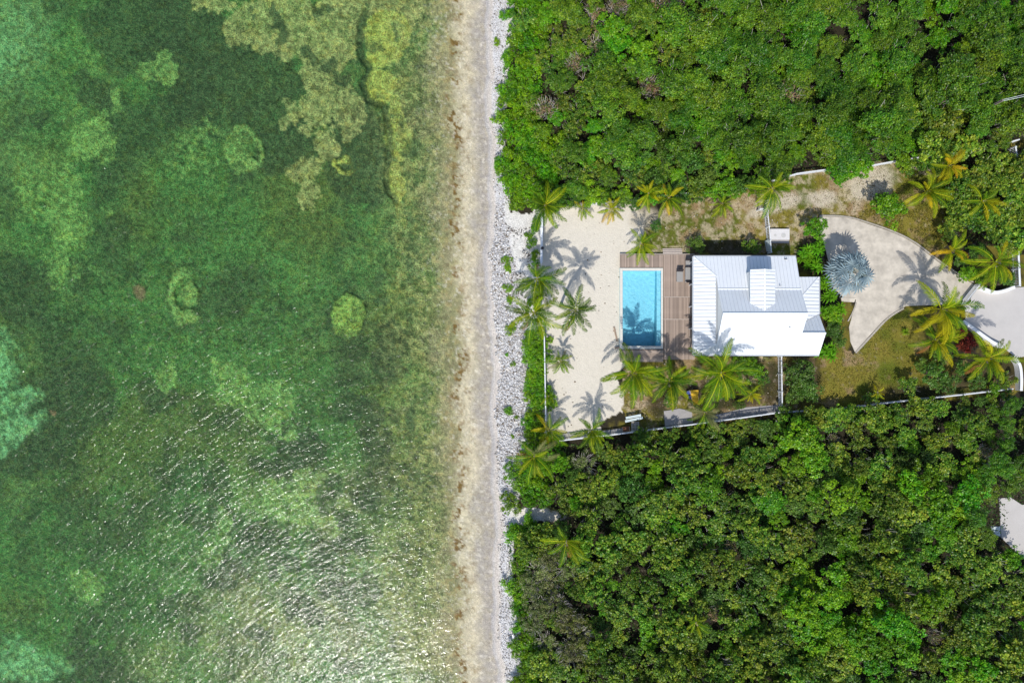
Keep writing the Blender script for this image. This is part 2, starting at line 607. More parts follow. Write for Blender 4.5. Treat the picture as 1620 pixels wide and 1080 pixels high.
# left edge is a little bluer and brighter
Csea = lerp(Csea, C_turq, sstep(150, -30, CX) * sstep(420, 0, CY) * 0.2)
DARK = [(250, 60, 120, 75, 20), (395, 125, 85, 70), (300, 165, 55, 40), (455, 235, 48, 48), (560, 235, 52, 75), (575, 300, 42, 30),
        (150, 150, 28, 28), (65, 190, 18, 15), (35, 470, 50, 55), (105, 640, 75, 60, -30), (60, 720, 60, 40),
        (420, 860, 48, 36), (345, 880, 28, 20), (285, 955, 40, 28), (365, 915, 35, 20), (150, 1045, 55, 30),
        (590, 690, 26, 70), (578, 780, 26, 40), (480, 960, 34, 40), (545, 985, 28, 50), (250, 640, 36, 22),
        (640, 880, 20, 34), (470, 740, 26, 50), (540, 930, 24, 30), (520, 880, 34, 26), (330, 820, 40, 30)]
DARK2 = [(520, 781, 26, 20), (513, 809, 22, 16), (418, 844, 46, 26), (337, 767, 20, 26), (425, 739, 26, 20), (474, 728, 22, 16), (492, 700, 20, 18), (538, 862, 18, 14), (583, 936, 24, 22), (481, 971, 28, 34), (348, 911, 30, 16), (671, 855, 15, 16), (652, 731, 12, 12), (682, 774, 9, 18), (457, 900, 26, 16), (541, 830, 18, 14), (576, 865, 20, 20), (534, 929, 24, 16), (600, 700, 24, 62), (590, 790, 20, 26), (640, 660, 14, 12), (560, 640, 30, 22), (620, 560, 24, 40), (400, 1000, 26, 14), (620, 1010, 16, 20), (560, 1040, 20, 14), (300, 1010, 26, 16)]
Csea = lerp(Csea, C_dark, rag(blob(DARK)) * 0.78)
LIGHT = [(250, 108, 27, 20, -30), (175, 165, 10, 22, 10), (150, 225, 30, 40), (265, 600, 15, 22, 20),
         (130, 930, 26, 32), (185, 330, 7, 7), (465, 682, 10, 12, 0, .25), (365, 600, 26, 34), (110, 340, 40, 60), (320, 230, 60, 50, 0, .8, .5), (60, 330, 50, 60, 0, .8, .6),
         (430, 640, 60, 40, 0, .6, .6), (470, 800, 70, 60, 0, .6, .8), (340, 850, 26, 50, 0, .5, .8), (100, 420, 60, 40, 0, .8, .5)]
Csea = lerp(Csea, C_light, rag(blob(LIGHT)) * (0.55 + 0.4 * sstep(0.3, 0.65, nC)) * 0.85)
Csea = lerp(Csea, C_turq, blob([(5, 575, 26, 42), (18, 684, 46, 28, -25, .2), (40, 1045, 55, 32), (15, 640, 30, 30), (0, 60, 60, 60, 0, .7, .6)]) * (0.45 + 0.5 * sstep(0.3, 0.65, nC)) * 0.85)
TAN = [(330, 10, 40, 14), (440, 45, 85, 48), (525, 60, 52, 70), (510, 140, 45, 52), (480, 180, 40, 18), (545, 180, 22, 40),
       (505, 228, 22, 28), (480, 272, 22, 22), (490, 308, 12, 18), (370, 55, 20, 16), (620, 20, 50, 30)]
tanm = rag(blob(TAN)) * (0.62 + 0.5 * sstep(0.36, 0.62, nC))
Csea = lerp(Csea, C_tan, np.clip(tanm, 0, 1) * 0.78)
HOLE = [(430, 45, 12, 26), (505, 15, 18, 8), (500, 78, 14, 14), (395, 20, 10, 8), (525, 105, 22, 16), (540, 130, 16, 12)]
Csea = lerp(Csea, C_dark, rag(blob(HOLE)) * 0.85)
LIME = [(612, 55, 38, 42, 0, .15), (598, 92, 24, 18, 0, .2), (600, 138, 26, 28, 0, .2), (628, 178, 12, 26, 0, .3), (630, 215, 18, 34, 0, .3), (625, 290, 14, 34, 0, .3)]
Csea = lerp(Csea, C_lime, rag(blob(LIME, VX, VY)) * 0.9)
BOT = [(420, 1010, 150, 70, -15, .5, .8), (520, 800, 60, 60, 0, .6, .7), (620, 1000, 90, 90, 0, .5, .7), (350, 960, 60, 40, -20, .6, .6), (600, 860, 60, 40, 0, .6, .6), (250, 1040, 60, 40, 0, .6, .6)]
Csea = lerp(Csea, C_tan, blob(BOT) * (0.4 + 0.8 * sstep(0.35, 0.65, nB)) * 0.5)
Csea = lerp(Csea, C_dark * .95, rag(blob(DARK2)) * 0.8)
# reef heads: ringed coral patches with broken middles
for (hx, hy, rx, ry, c, seed) in ((386, 236, 31, 38, C_light, 1), (292, 466, 27, 46, C_light, 2), (552, 497, 27, 35, lin(124, 158, 76), 3),
                                  (545, 263, 16, 15, C_lime * 1.15, 4)):
    q = np.sqrt(((VX - hx) / rx) ** 2 + ((VY - hy) / ry) ** 2)
    if seed in (2, 4):
        ring = sstep(1.12, 0.95, q) * sstep(0.42, 0.68, q) * sstep(10, -14, VX - hx - 6)
        if seed == 2:
            ring = np.maximum(ring, blob([(298, 466, 13, 20, 0, .3), (300, 500, 20, 10, 0, .3)], VX, VY))
    elif seed == 1:
        ring = sstep(1.1, 0.95, q) * np.maximum((0.45 + 0.55 * sstep(0.35, 0.62, fbm(CX, CY, 14, 3, 61))) * sstep(26, -10, VX - hx), sstep(.72, .86, q) * .75)
        ring = np.maximum(ring, blob([(396, 256, 11, 9, 0, .3)], VX, VY))
    else:
        ring = sstep(1.06, 0.96, q) * (0.45 + 0.55 * sstep(0.3, 0.6, fbm(CX, CY, 12, 3, 62)))
    Csea = lerp(Csea, C_dark, sstep(1.45, 1.0, q) * sstep(0.85, 1.05, q) * 0.5)
    Csea = lerp(Csea, c, ring * 0.9)
    Z = Z + 0.35 * ring
Csea = lerp(Csea, lin(120, 105, 78), blob([(219, 463, 11, 11, 0, .35), (83, 655, 4, 6, 0, .3)], VX, VY) * 0.9)
# ledge crack
CR = [(576, 18), (567, 60), (571, 90), (586, 108), (573, 132), (582, 158), (606, 166), (613, 190), (619, 225), (612, 262), (613, 300), (626, 320)]
dist = np.full(PX.shape, 1e9)
for (x0, y0), (x1, y1) in zip(CR[:-1], CR[1:]):
    vx, vy = x1 - x0, y1 - y0
    t = np.clip(((CX + w2x * .5 - x0) * vx + (CY + w2y * .5 - y0) * vy) / (vx * vx + vy * vy), 0, 1)
    dist = np.minimum(dist, np.hypot(CX + w2x * .5 - x0 - t * vx, CY + w2y * .5 - y0 - t * vy))
crk = sstep(7, 2, dist)
Csea = lerp(Csea, C_dark * 0.8, crk * 0.85)
Z = Z - 0.4 * crk * (D < -100)
nE = (fbm(CX, CY, 80, 4, 131, .6) - .5) * 44 + (fbm(CX, CY, 20, 3, 133, .6) - .5) * 16
# toward the shore the bottom turns olive, then tan
bx = D + (nB - 0.5) * 60 + w2x
sh = sstep(-205, -105, bx)
Csea = lerp(Csea, C_tan * 0.86, sh * 0.55 * (0.35 + 0.9 * sstep(0.35, 0.65, nC)))
Csea = lerp(Csea, C_shal, sstep(-112, -52, bx) * 0.92)
Csea = lerp(Csea, C_dark * 1.35, sstep(0.56, 0.72, fbm(CX, CY, 26, 4, 71, 0.65)) * sstep(-240, -160, D) * sstep(-75, -120, D) * 0.75)
Csea = lerp(Csea, lin(150, 135, 90), sstep(0.55, 0.7, nC) * sstep(-120, -60, D) * sstep(-30, -55, D) * 0.5)
Csea = lerp(Csea, C_cream, sstep(-62, -36, D + nE) * 0.85)
wth = np.where(CY < 370, .42, .49)
weed = sstep(wth, wth + .1, fbm(CX, CY, 18, 4, 81, 0.75)) * sstep(0.45, 0.6, nC) * np.exp(-((D + 50 + nE * .6) / 10.0) ** 2)
Csea = lerp(Csea, lin(112, 90, 48), np.clip(weed * 1.4, 0, 1))
weed2 = sstep(0.58, 0.68, fbm(CX, CY, 10, 4, 82, 0.75)) * np.exp(-((D + 42) / 24.0) ** 2)
Csea = lerp(Csea, lin(138, 118, 86), np.clip(weed2 * 0.6, 0, 1))
Csea = lerp(Csea, C_grey, sstep(-34, -12, D + nE) * (0.55 + .45 * sstep(.3, .6, nC)) * 0.95)
kq = 1 - .5 * sstep(-100, -30, D)
Csea *= (1 + kq * (0.56 * (sstep(0.2, 0.8, nD) - .5) + 0.44 * (sstep(0.2, 0.8, nC) - .5)))[..., None]  # bottom speckle plus the ripples' light dapple, put into the seabed colour
Csea = lerp(Csea, Csea * np.array([1.35, 1.1, .75]), sstep(0.5, 0.75, fbm(CX, CY, 9, 3, 95, .7)) * 0.5 * sstep(-60, -150, D))
sparse = sstep(0.66, 0.78, fbm(CX, CY, 4.2, 2, 91, 0.7)) * sstep(-130, -30, D)
Csea = lerp(Csea, lin(225, 220, 210), sparse * 0.5)
# ---- land
C_sand = lin(235, 226, 209, 0.80)
C_sand2 = lin(234, 230, 222, 0.80)
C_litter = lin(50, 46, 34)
C_grass = lin(134, 124, 50, 0.80)
C_grassg = lin(98, 108, 32, 0.8)
C_dry = lin(160, 136, 98, 0.8)
C_rub = lin(232, 230, 230, 0.9)
Cl = np.empty(PX.shape + (3,))
Cl[:] = C_sand2
fine = np.full(PX.shape, 0.35)
# wet strip, berm and rubble
Cl = lerp(Cl, lin(188, 182, 178, .80), sstep(12, 0, D + nE * .2))
Cl = lerp(Cl, lin(204, 192, 180, .85), sstep(2, 8, D + nE * .15) * sstep(20, 12, D + nE * .15) * 0.7)
rub = sstep(10, 16, D + (nB - .5) * 8) * sstep(10, 2, CX - interp(EDGE, CY) + (nB - .5) * 16)
Cl = lerp(Cl, C_rub * 0.82, rub)
Cl = lerp(Cl, lin(150, 146, 150), rub * sstep(0.66, 0.78, nD) * 0.6)
inl = sstep(858, 866, CX)
Cl = lerp(Cl, lerp(np.broadcast_to(C_grass * .8, PX.shape + (3,)), C_litter, sstep(.42, .6, nB)), inl)
yard = in_poly(VX, VY, SAND_YARD)
Cl[yard] = C_sand
Cl[(in_poly(VX, VY, NORTH_WOOD) | in_poly(VX, VY, EAST_WOOD) | in_poly(VX, VY, SOUTH_WOOD)) & (CX - interp(EDGE, CY) > 14)] = C_litter
gr = fbm(CX, CY, 22, 4, 101, 0.6)
grf = fbm(CX, CY, 70, 3, 103, 0.6)


def grass(poly, bare, dry):
    m = in_poly(VX, VY, poly).astype(float)
    cc = lerp(np.broadcast_to(C_grass, PX.shape + (3,)), C_grassg, sstep(0.4, 0.62, grf))
    cc = lerp(cc, C_dry, sstep(0.5 - dry, 0.72 - dry, gr))
    cc = lerp(cc, lin(214, 196, 164, .74), sstep(0.58 - bare, 0.78 - bare, nB * .3 + nC * .7) * 0.68)
    return cc, m


for poly, bare, dry in ((LAWN_N, 0.15, 0.06), (LAWN_NE, -0.04, 0.0), (LAWN_E, -0.14, -0.05), (LAWN_S, 0.07, 0.05)):
    cc, m = grass(poly, bare, dry)
    Cl = lerp(Cl, cc, m)
Cl = lerp(Cl, lin(216, 204, 180, .76), blob([(1375, 290, 40, 26, -20, .3), (1225, 325, 46, 14, -20, .3), (1020, 345, 24, 18, 0, .4), (1300, 315, 26, 12, 0, .4), (1460, 255, 26, 10, -10, .4)], VX, VY) * 0.85)
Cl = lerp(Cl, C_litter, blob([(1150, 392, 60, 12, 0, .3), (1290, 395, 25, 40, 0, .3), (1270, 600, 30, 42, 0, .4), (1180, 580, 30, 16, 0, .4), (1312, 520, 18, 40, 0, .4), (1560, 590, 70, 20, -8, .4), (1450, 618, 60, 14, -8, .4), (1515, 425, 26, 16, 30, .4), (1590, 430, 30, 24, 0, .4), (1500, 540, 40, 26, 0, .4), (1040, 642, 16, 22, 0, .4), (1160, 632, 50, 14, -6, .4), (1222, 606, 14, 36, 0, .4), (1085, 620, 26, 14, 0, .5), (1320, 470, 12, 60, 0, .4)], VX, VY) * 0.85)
path = blob([(858, 813, 34, 7, 8, .3)], VX, VY)
Cl = lerp(Cl, C_sand, path)
Cl *= (1 + np.where(yard, .12, .28) * (nD - .5))[..., None]
Cl = lerp(Cl, lin(150, 140, 125, .8), (sstep(0.72, 0.80, fbm(CX, CY, 5, 3, 111, 0.7)) * np.where(yard, .15, .5)) * (Z > -0.3))
land = sstep(-3, 3, D + (nC - .5) * 8)
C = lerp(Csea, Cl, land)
# fine relief: sea bed tufts, slightly uneven land
Z = Z + np.where(D < -20, (nD - 0.5) * 0.16 * sstep(-20, -120, D) + (nB - .5) * 0.25 * sstep(-60, -200, D), -0.035 * nB)
POOLX0, POOLX1, POOLY0, POOLY1 = 984.2, 1045.6, 428.0, 547.6
hole = (PX >= 984) & (PX <= 1046) & (PY >= 428) & (PY <= 547)
Z = np.where(hole, -3.3, Z)
far = (PX < -400) | (PX > 2100) | (PY < -500) | (PY > 1600)
K = MPP * (CAM_H - Z) / CAM_H
verts = np.stack(((PX - 810) * K, (540 - PY) * K, Z), axis=-1).reshape(-1, 3)
ny, nx = PX.shape
ii = (np.arange(ny - 1)[:, None] * nx + np.arange(nx - 1)[None, :]).ravel()
quads = np.stack((ii, ii + nx, ii + nx + 1, ii + 1), axis=1)


def np_mesh(name, verts, faces, colors=None, mats=(), smooth=False):
    me = bpy.data.meshes.new(name)
    nf, k = faces.shape
    me.vertices.add(len(verts))
    me.vertices.foreach_set('co', np.ascontiguousarray(verts, dtype=np.float32).ravel())
    me.loops.add(nf * k)
    me.loops.foreach_set('vertex_index', np.ascontiguousarray(faces, dtype=np.int32).ravel())
    me.polygons.add(nf)
    me.polygons.foreach_set('loop_start', np.arange(0, nf * k, k, dtype=np.int32))
    if smooth:
        me.polygons.foreach_set('use_smooth', np.ones(nf, dtype=bool))
    if colors is not None:
        a = me.color_attributes.new('Col', 'FLOAT_COLOR', 'POINT')
        if colors.shape[1] == 3:
            colors = np.concatenate((colors, np.ones((len(colors), 1))), axis=1)
        a.data.foreach_set('color', np.ascontiguousarray(colors, dtype=np.float32).ravel())
    for m in mats:
        me.materials.append(m)
    me.update(calc_edges=True)
    me.validate()
    return me


alpha = np.where(D < 0, 1.0 - 0.72 * sstep(-110, -40, D), np.where(yard, 0.10, 0.35))
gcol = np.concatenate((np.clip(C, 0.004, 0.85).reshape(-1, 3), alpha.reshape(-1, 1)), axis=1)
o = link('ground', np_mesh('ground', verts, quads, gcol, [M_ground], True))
tag(o, kind='structure')

# sea: one closed body of water whose surface meets the beach
wb = MB()
xl, xr, yy = -4500.0, 3.0, 4500.0
wb.add([(xl, -yy, -9), (xr, -yy, -9), (xr, yy, -9), (xl, yy, -9), (xl, -yy, WATER_Z), (xr, -yy, WATER_Z), (xr, yy, WATER_Z), (xl, yy, WATER_Z)],
       [(0, 3, 2, 1), (4, 5, 6, 7), (0, 1, 5, 4), (1, 2, 6, 5), (2, 3, 7, 6), (3, 0, 4, 7)])
o = wb.build('sea_water', M_sea)
tag(o, kind='structure')

# ------------------------------------------------------------------ scattered rubble, weed, grass (nobody could count it)
def scatter_px(n, x0, x1, y0, y1, accept):
    x = rng.uniform(x0, x1, n)
    y = rng.uniform(y0, y1, n)
    k = accept(x, y)
    return x[k], y[k]


def rocks(name, x, y, smin, smax, cols, label, cat):
    n = len(x)
    z = height(x, y)
    k = MPP * (CAM_H - z) / CAM_H
    c = np.stack(((x - 810) * k, (540 - y) * k, z), axis=1)
    s = smin + (smax - smin) * rng.random(n) ** 3.0
    s = s * np.where((y > 335) & (y < 720), 1.0, .72)
    base = np.array([(1, 0, 0), (0, 1, 0), (-1, 0, 0), (0, -1, 0), (0, 0, 0.5), (0, 0, -0.4)], float)
    v = base[None] * s[:, None, None] * rng.uniform(0.6, 1.35, (n, 6, 1))
    a = rng.uniform(0, 6.28, n)
    ca, sa = np.cos(a)[:, None], np.sin(a)[:, None]
    st = rng.uniform(0.55, 1.0, n)[:, None]
    vx, vy = v[..., 0], v[..., 1] * st
    v = np.stack((vx * ca - vy * sa, vx * sa + vy * ca, v[..., 2]), axis=-1)
    v += c[:, None, :] + np.array([0, 0, 0.02])
    f = np.array([(0, 1, 4), (1, 2, 4), (2, 3, 4), (3, 0, 4), (1, 0, 5), (2, 1, 5), (3, 2, 5), (0, 3, 5)])
    F = (np.arange(n)[:, None, None] * 6 + f[None]).reshape(-1, 3)
    ci = rng.integers(0, len(cols), n)
    cc = np.array(cols)[ci] * rng.uniform(0.8, 1.1, (n, 1))
    cc = np.repeat(cc, 6, axis=0)
    o = link(name, np_mesh(name, v.reshape(-1, 3), F, cc, [M_rock]))
    return tag(o, label, cat, kind='stuff')


def acc_rub(x, y):
    dd = x - interp(SHORE, y)
    e = x - interp(EDGE, y)
    nz = fbm(x, y, 14, 3, 301, 0.6)
    thin = rng.random(len(x)) < np.where((y > 320) & (y < 730), 1.0, .6)
    return thin & (dd + (nz - .5) * 14 > 11) & (e + (nz - .5) * 22 < 6)


x, y = scatter_px(60000, 770, 850, -60, 1140, acc_rub)
rocks('coral_rubble', x[:27000], y[:27000], 0.04, 0.18,
      [lin(240, 238, 236, .88), lin(244, 242, 240, .88), lin(232, 230, 230, .88), lin(228, 220, 210, .88), lin(210, 206, 204, .86), lin(184, 178, 174, .8), lin(150, 138, 124, .8)],
      'band of loose white coral rubble piled along the top of the beach', 'rubble')


def acc_strip(x, y):
    e = x - interp(EDGE, y)
    nz = fbm(x, y, 20, 3, 305, 0.6)
    return (e > -2) & (x < 838) & (nz > 0.52) & (y > 360)


x, y = scatter_px(9000, 795, 840, 340, 720, acc_strip)
rocks('beach_litter', x[:1600], y[:1600], 0.03, 0.12, [lin(120, 112, 104), lin(90, 84, 80), lin(220, 216, 210)],
      'scattered dark bits of coral and wood on the white sand strip before the hedge', 'litter')


def acc_yard(x, y):
    return in_poly(x, y, LAWN_N) | in_poly(x, y, LAWN_S) | in_poly(x, y, SAND_YARD)


x, y = scatter_px(9000, 860, 1500, 240, 700, acc_yard)
kk = rng.random(len(x)) < np.where(in_poly(x, y, SAND_YARD), 0.10, 0.6)
rocks('garden_stones', x[kk], y[kk], 0.03, 0.11, [lin(200, 190, 175), lin(150, 130, 100), lin(110, 90, 60)],
      'small loose stones and dry leaves lying over the sandy garden', 'stones')


def leaf_block(c, nrm, size, asp, cols, bend=0.25):
    """diamond leaves: c centres, nrm facing; returns verts, faces, colours"""
    n = len(c)
    nrm = nrm / np.linalg.norm(nrm, axis=1, keepdims=True)
    r = rng.normal(size=(n, 3))
    t = np.cross(nrm, r)
    t /= np.linalg.norm(t, axis=1, keepdims=True) + 1e-9
    b = np.cross(nrm, t)
    s = np.asarray(size).reshape(-1, 1) * np.ones((n, 1))
    v = np.stack((c - t * s * 0.5, c + b * s * 0.5 * asp - nrm * s * 0.06, c + t * s * 0.5 - nrm * s * bend * 0.5, c - b * s * 0.5 * asp - nrm * s * 0.06), axis=1)
    F = np.arange(n * 4).reshape(n, 4)
    return v.reshape(-1, 3), F, np.repeat(cols, 4, axis=0)


def grass_stuff(name, polys, n, h, cols, label):
    xs, ys = [], []
    for poly in polys:
        xx = [p[0] for p in poly]
        yy_ = [p[1] for p in poly]
        a, b = scatter_px(n, min(xx), max(xx), min(yy_), max(yy_), lambda u, v: in_poly(u, v, poly))
        xs.append(a)
        ys.append(b)
    x = np.concatenate(xs)
    y = np.concatenate(ys)
    keep = fbm(x, y, 16, 3, 333, .6) > 0.42
    x, y = x[keep], y[keep]
    c = np.stack(((x - 810) * MPP, (540 - y) * MPP, np.full(len(x), h * .4)), axis=1)
    nr = rng.normal(size=(len(x), 3)) * 0.7 + np.array([0, 0, 0.5])
    cc = np.array(cols)[rng.integers(0, len(cols), len(x))] * rng.uniform(0.7, 1.2, (len(x), 1))
    v, F, c2 = leaf_block(c, nr, rng.uniform(0.08, 0.2, len(x)), 0.35, cc)
    o = link(name, np_mesh(name, v, F, c2, [M_leaf2]))
    return tag(o, label, 'grass', kind='stuff')


grass_stuff('grass', [LAWN_E, LAWN_NE], 16000, 0.06, [lin(124, 116, 38, .8), lin(104, 112, 30, .8), lin(140, 122, 60, .8), lin(90, 100, 26, .8)],
            'short patchy olive lawn around the pale driveway')
grass_stuff('dry_grass', [LAWN_N, LAWN_S], 14000, 0.06, [lin(124, 116, 44, .8), lin(150, 130, 76, .8), lin(96, 100, 30, .8)],
            'thin dry grass tufts on the sandy strips either side of the house')

# ------------------------------------------------------------------ house
def Zm(zx, zy):
    return 960 + zx * 0.2345679, 360 + zy * 0.2345679


XW, XG, XM, XE = 19.30, 21.52, 30.2, 32.65
YN, YB, YR, YS, YE, YSE = 9.03, 5.45, 2.86, -1.43, 6.86, 0.86
EV = 3.0
house = thing('house', 'white single-storey house with hipped and gabled white metal seam roof beside the pool deck', 'house', (26, 4, 0))
zN = lambda x, y: EV + (YN - y) * 0.36
zW = lambda x, y: EV + (x - XW) * 0.36
zS = lambda x, y: EV + (y - YS) * 0.70
zSt = lambda x, y: zN(0, YB) + (YB - y) * (zS(0, YR) - zN(0, YB)) / (YB - YR)
zEw = lambda x, y: EV + (XE - x) * 0.36
zEn = lambda x, y: EV + (YE - y) * 0.36
zSEn = lambda x, y: zS(0, YSE) - 0.80 * (y - YSE)
yh = YS + (XG - XW) * 0.36 / 0.70
yv0 = YSE + (zS(0, YSE) - zEw(XM, 0)) / 0.8
yv1 = YSE + (zS(0, YSE) - EV) / 0.8


def roof_face(pts2, zf, along, name='roof_panel', spacing=0.38, label=None):
    """sheet-metal face with its upstanding seams; along = axis the seams run in"""
    mb = MB()
    mb.slab([(x, y, zf(x, y)) for x, y in pts2], 0.09)
    o = mb.build(name, M_roof, house)
    if label:
        o['label'] = label
    ax = 1 if along == 'y' else 0
    lo = min(p[1 - ax] for p in pts2)
    hi = max(p[1 - ax] for p in pts2)
    u = lo + spacing * 0.5
    n = len(pts2)
    while u < hi:
        cr = []
        for i in range(n):
            a, b = pts2[i], pts2[(i + 1) % n]
            if (a[1 - ax] > u) != (b[1 - ax] > u):
                t = (u - a[1 - ax]) / (b[1 - ax] - a[1 - ax])
                cr.append(a[ax] + t * (b[ax] - a[ax]))
        cr.sort()
        for s0, s1 in zip(cr[::2], cr[1::2]):
            if s1 - s0 < 0.15:
                continue
            s0 += 0.03
            s1 -= 0.03
            pa = (u, s0) if ax == 1 else (s0, u)
            pb = (u, s1) if ax == 1 else (s1, u)
            sm = MB()
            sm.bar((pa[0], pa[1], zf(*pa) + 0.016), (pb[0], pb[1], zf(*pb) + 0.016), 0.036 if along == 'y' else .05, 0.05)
            sm.build('standing_seam', M_seam if along == 'y' else M_seam_shaded, o)  # seams along x take the copy with shade painted into its colour
        u += spacing
    return o


roof_face([(XW, YN), (XG, YN - (XG - XW)), (XG, YB), (XM, YB), (XM, YN)], zN, 'y')
roof_face([(XG, YB), (XM, YB), (XM, YR), (XG, YR)], zSt, 'y')
roof_face([(XG, YR), (XG, yh), (XW, YS), (XE, YS), (XE, YSE), (XM, YSE), (XM, YR)], zS, 'y')
roof_face([(XW, YN), (XG, YN - (XG - XW)), (XG, yh), (XW, YS)], zW, 'x')
roof_face([(XE, YE), (XM, YE - (XE - XM)), (XM, yv0), (XE, yv1)], zEw, 'x')
roof_face([(XM, YE), (XE, YE), (XM, YE - (XE - XM))], zEn, 'y')
roof_face([(XM, YSE), (XE, YSE), (XE, yv1), (XM, yv0)], zSEn, 'y')
# dormer
DX0, DX1, DXR, DY, DZE, DZR = 24.54, 27.11, 25.83, 7.40, 5.30, 5.80
dk = (DZR - DZE) / (DXR - DX0)
ydr = YB - (DZR - zN(0, YB)) / ((zS(0, YR) - zN(0, YB)) / (YB - YR))
yde = YB - (DZE - zN(0, YB)) / ((zS(0, YR) - zN(0, YB)) / (YB - YR))
roof_face([(DX0, DY), (DXR, DY), (DXR, ydr), (DX0, yde)], lambda x, y: DZE + (x - DX0) * dk, 'x')
dk2 = (DZR - DZE) / (DX1 - DXR)
roof_face([(DXR, DY), (DX1, DY), (DX1, yde), (DXR, ydr)], lambda x, y: DZE + (DX1 - x) * dk2, 'x')
# walls
wl = MB()
wl.prism([(XG + .08, YS + .45), (XM - .4, YS + .45), (XM - .4, YN - .45), (XG + .08, YN - .45)], 0.0, 2.92)
wl.build('wall', M_white, house)
wl = MB()
wl.prism([(XM - .398, YS + .45), (XE - .45, YS + .45), (XE - .45, YE - .45), (XM - .398, YE - .45)], 0.0, 2.92)
wl.build('wall', M_white, house)


def gable(xc, prof, base, name='gable_wall'):
    mb = MB()
    pts = [(y, z) for y, z in prof] + [(prof[-1][0], base), (prof[0][0], base)]
    n = len(pts)
    vv = [(xc - .05, y, z) for y, z in pts] + [(xc + .05, y, z) for y, z in pts]
    mb.add(vv, [tuple(range(n)), tuple(range(2 * n - 1, n - 1, -1))] + [(i, n + i, n + (i + 1) % n, (i + 1) % n) for i in range(n)])
    mb.build(name, M_white, house)


gable(XG + .10, [(YN - (XG - XW) - .05, zN(0, YN - (XG - XW)) - .1), (YB, zN(0, YB) - .1), (YR, zS(0, YR) - .1), (yh + .05, zS(0, yh) - .1)], 3.0)
gable(XM - .10, [(YN - .4, zN(0, YN) - .02), (YB, zN(0, YB) - .1), (YR, zS(0, YR) - .1), (YSE, zS(0, YSE) - .1)], 2.95)
gable(XE - .5, [(yv1 - .2, EV), (YSE, zS(0, YSE) - .1), (YS + .4, EV)], 2.9)
dw = MB()
dw.prism([(DX0 + .12, DY - .18), (DX1 - .12, DY - .18), (DX1 - .12, 3.9), (DX0 + .12, 3.9)], 3.7, DZE - .03)
dw.build('dormer_wall', M_white, house)
dg = MB()
dg.add([(DX0 + .12, DY - .2, DZE - .05), (DX1 - .12, DY - .2, DZE - .05), (DXR, DY - .2, DZR - .1), (DX0 + .12, DY - .3, DZE - .05), (DX1 - .12, DY - .3, DZE - .05), (DXR, DY - .3, DZR - .1)],
       [(0, 2, 1), (3, 4, 5), (0, 1, 4, 3), (1, 2, 5, 4), (2, 0, 3, 5)])
dg.build('dormer_gable', M_white, house)
# caps, flashing, gutters
def capbar(a, b, w=0.16, h=0.05, name='ridge_cap', m=None):
    mb = MB()
    mb.bar(a, b, w, h)
    mb.build(name, m or M_roof, house)


capbar((XG - .02, YR, zS(0, YR) + .03), (XM + .02, YR, zS(0, YR) + .03), 0.14)
capbar((XM + .05, YSE, zS(0, YSE) + .03), (XE, YSE, zS(0, YSE) + .03))
capbar((DXR, DY + .02, DZR + .03), (DXR, ydr, DZR + .03))
capbar((XG, YB, zN(0, YB) + .02), (XM, YB, zN(0, YB) + .02), 0.16, 0.05, 'flashing')
capbar((XW, YN, EV + .03), (XG, YN - (XG - XW), zW(XG, 0) + .03), 0.12, 0.04, 'hip_cap')
capbar((XW, YS, EV + .03), (XG, yh, zW(XG, 0) + .03), 0.12, 0.04, 'hip_cap')
capbar((XE, YE, EV + .03), (XM, YE - (XE - XM), zEw(XM, 0) + .03), 0.12, 0.04, 'hip_cap')
capbar((XM, yv0, zEw(XM, 0) + .015), (XE, yv1, EV + .015), 0.10, 0.03, 'valley_flashing', M_trim)
capbar((XG - .06, YN - (XG - XW), zW(XG, 0) + .02), (XG - .06, yh, zW(XG, 0) + .02), 0.07, 0.03, 'wall_flashing', M_trim)
for a, b in (((XW - .07, YS, EV - .06), (XW - .07, YN, EV - .06)), ((XW, YS - .07, EV - .06), (XE, YS - .07, EV - .06)),
             ((XW, YN + .06, EV - .06), (XM, YN + .06, EV - .06)), ((XE + .06, YE, EV - .06), (XE + .06, yv1, EV - .06))):
    capbar(a, b, 0.11, 0.11, 'gutter', M_trim)
# roof pipes
for zx, zy, zf in ((1200, 212, zN), (1212, 214, zN), (1165, 392, zN), (1232, 672, zS), (1118, 392, zN)):
    px, py = Zm(zx, zy)
    p = P(px, py, 3.6)
    p = P(px, py, zf(p.x, p.y))
    mb = MB()
    mb.cyl((p.x, p.y, zf(p.x, p.y) - .05), 0.05, 0.30, 10)
    mb.build('vent_pipe', M_trim if zx != 1200 else M_dark, house)
# verandah posts, windows, doors
for yy_ in (-1.0, 1.4, 3.8, 6.2, 8.6):
    mb = MB()
    mb.box((XW + .25, yy_, 1.64), (.14, .14, 2.6))
    mb.build('verandah_post', M_white, house)


def window(x, y, w, h, zc, face, name='window'):
    mb = MB()
    f = MB()
    if face == 'x':
        mb.box((x, y, zc), (.04, w, h))
        for s in (-1, 1):
            f.box((x, y + s * (w / 2 + .03), zc), (.07, .06, h + .12))
            f.box((x, y, zc + s * (h / 2 + .03)), (.072, w, .06))
        f.box((x, y, zc), (.065, .04, h))
    else:
        mb.box((x, y, zc), (w, .04, h))
        for s in (-1, 1):
            f.box((x + s * (w / 2 + .03), y, zc), (.06, .07, h + .12))
            f.box((x, y, zc + s * (h / 2 + .03)), (w, .072, .06))
        f.box((x, y, zc), (.04, .065, h))
    o = mb.build(name, M_glass, house)
    f.build('frame', M_white, o)


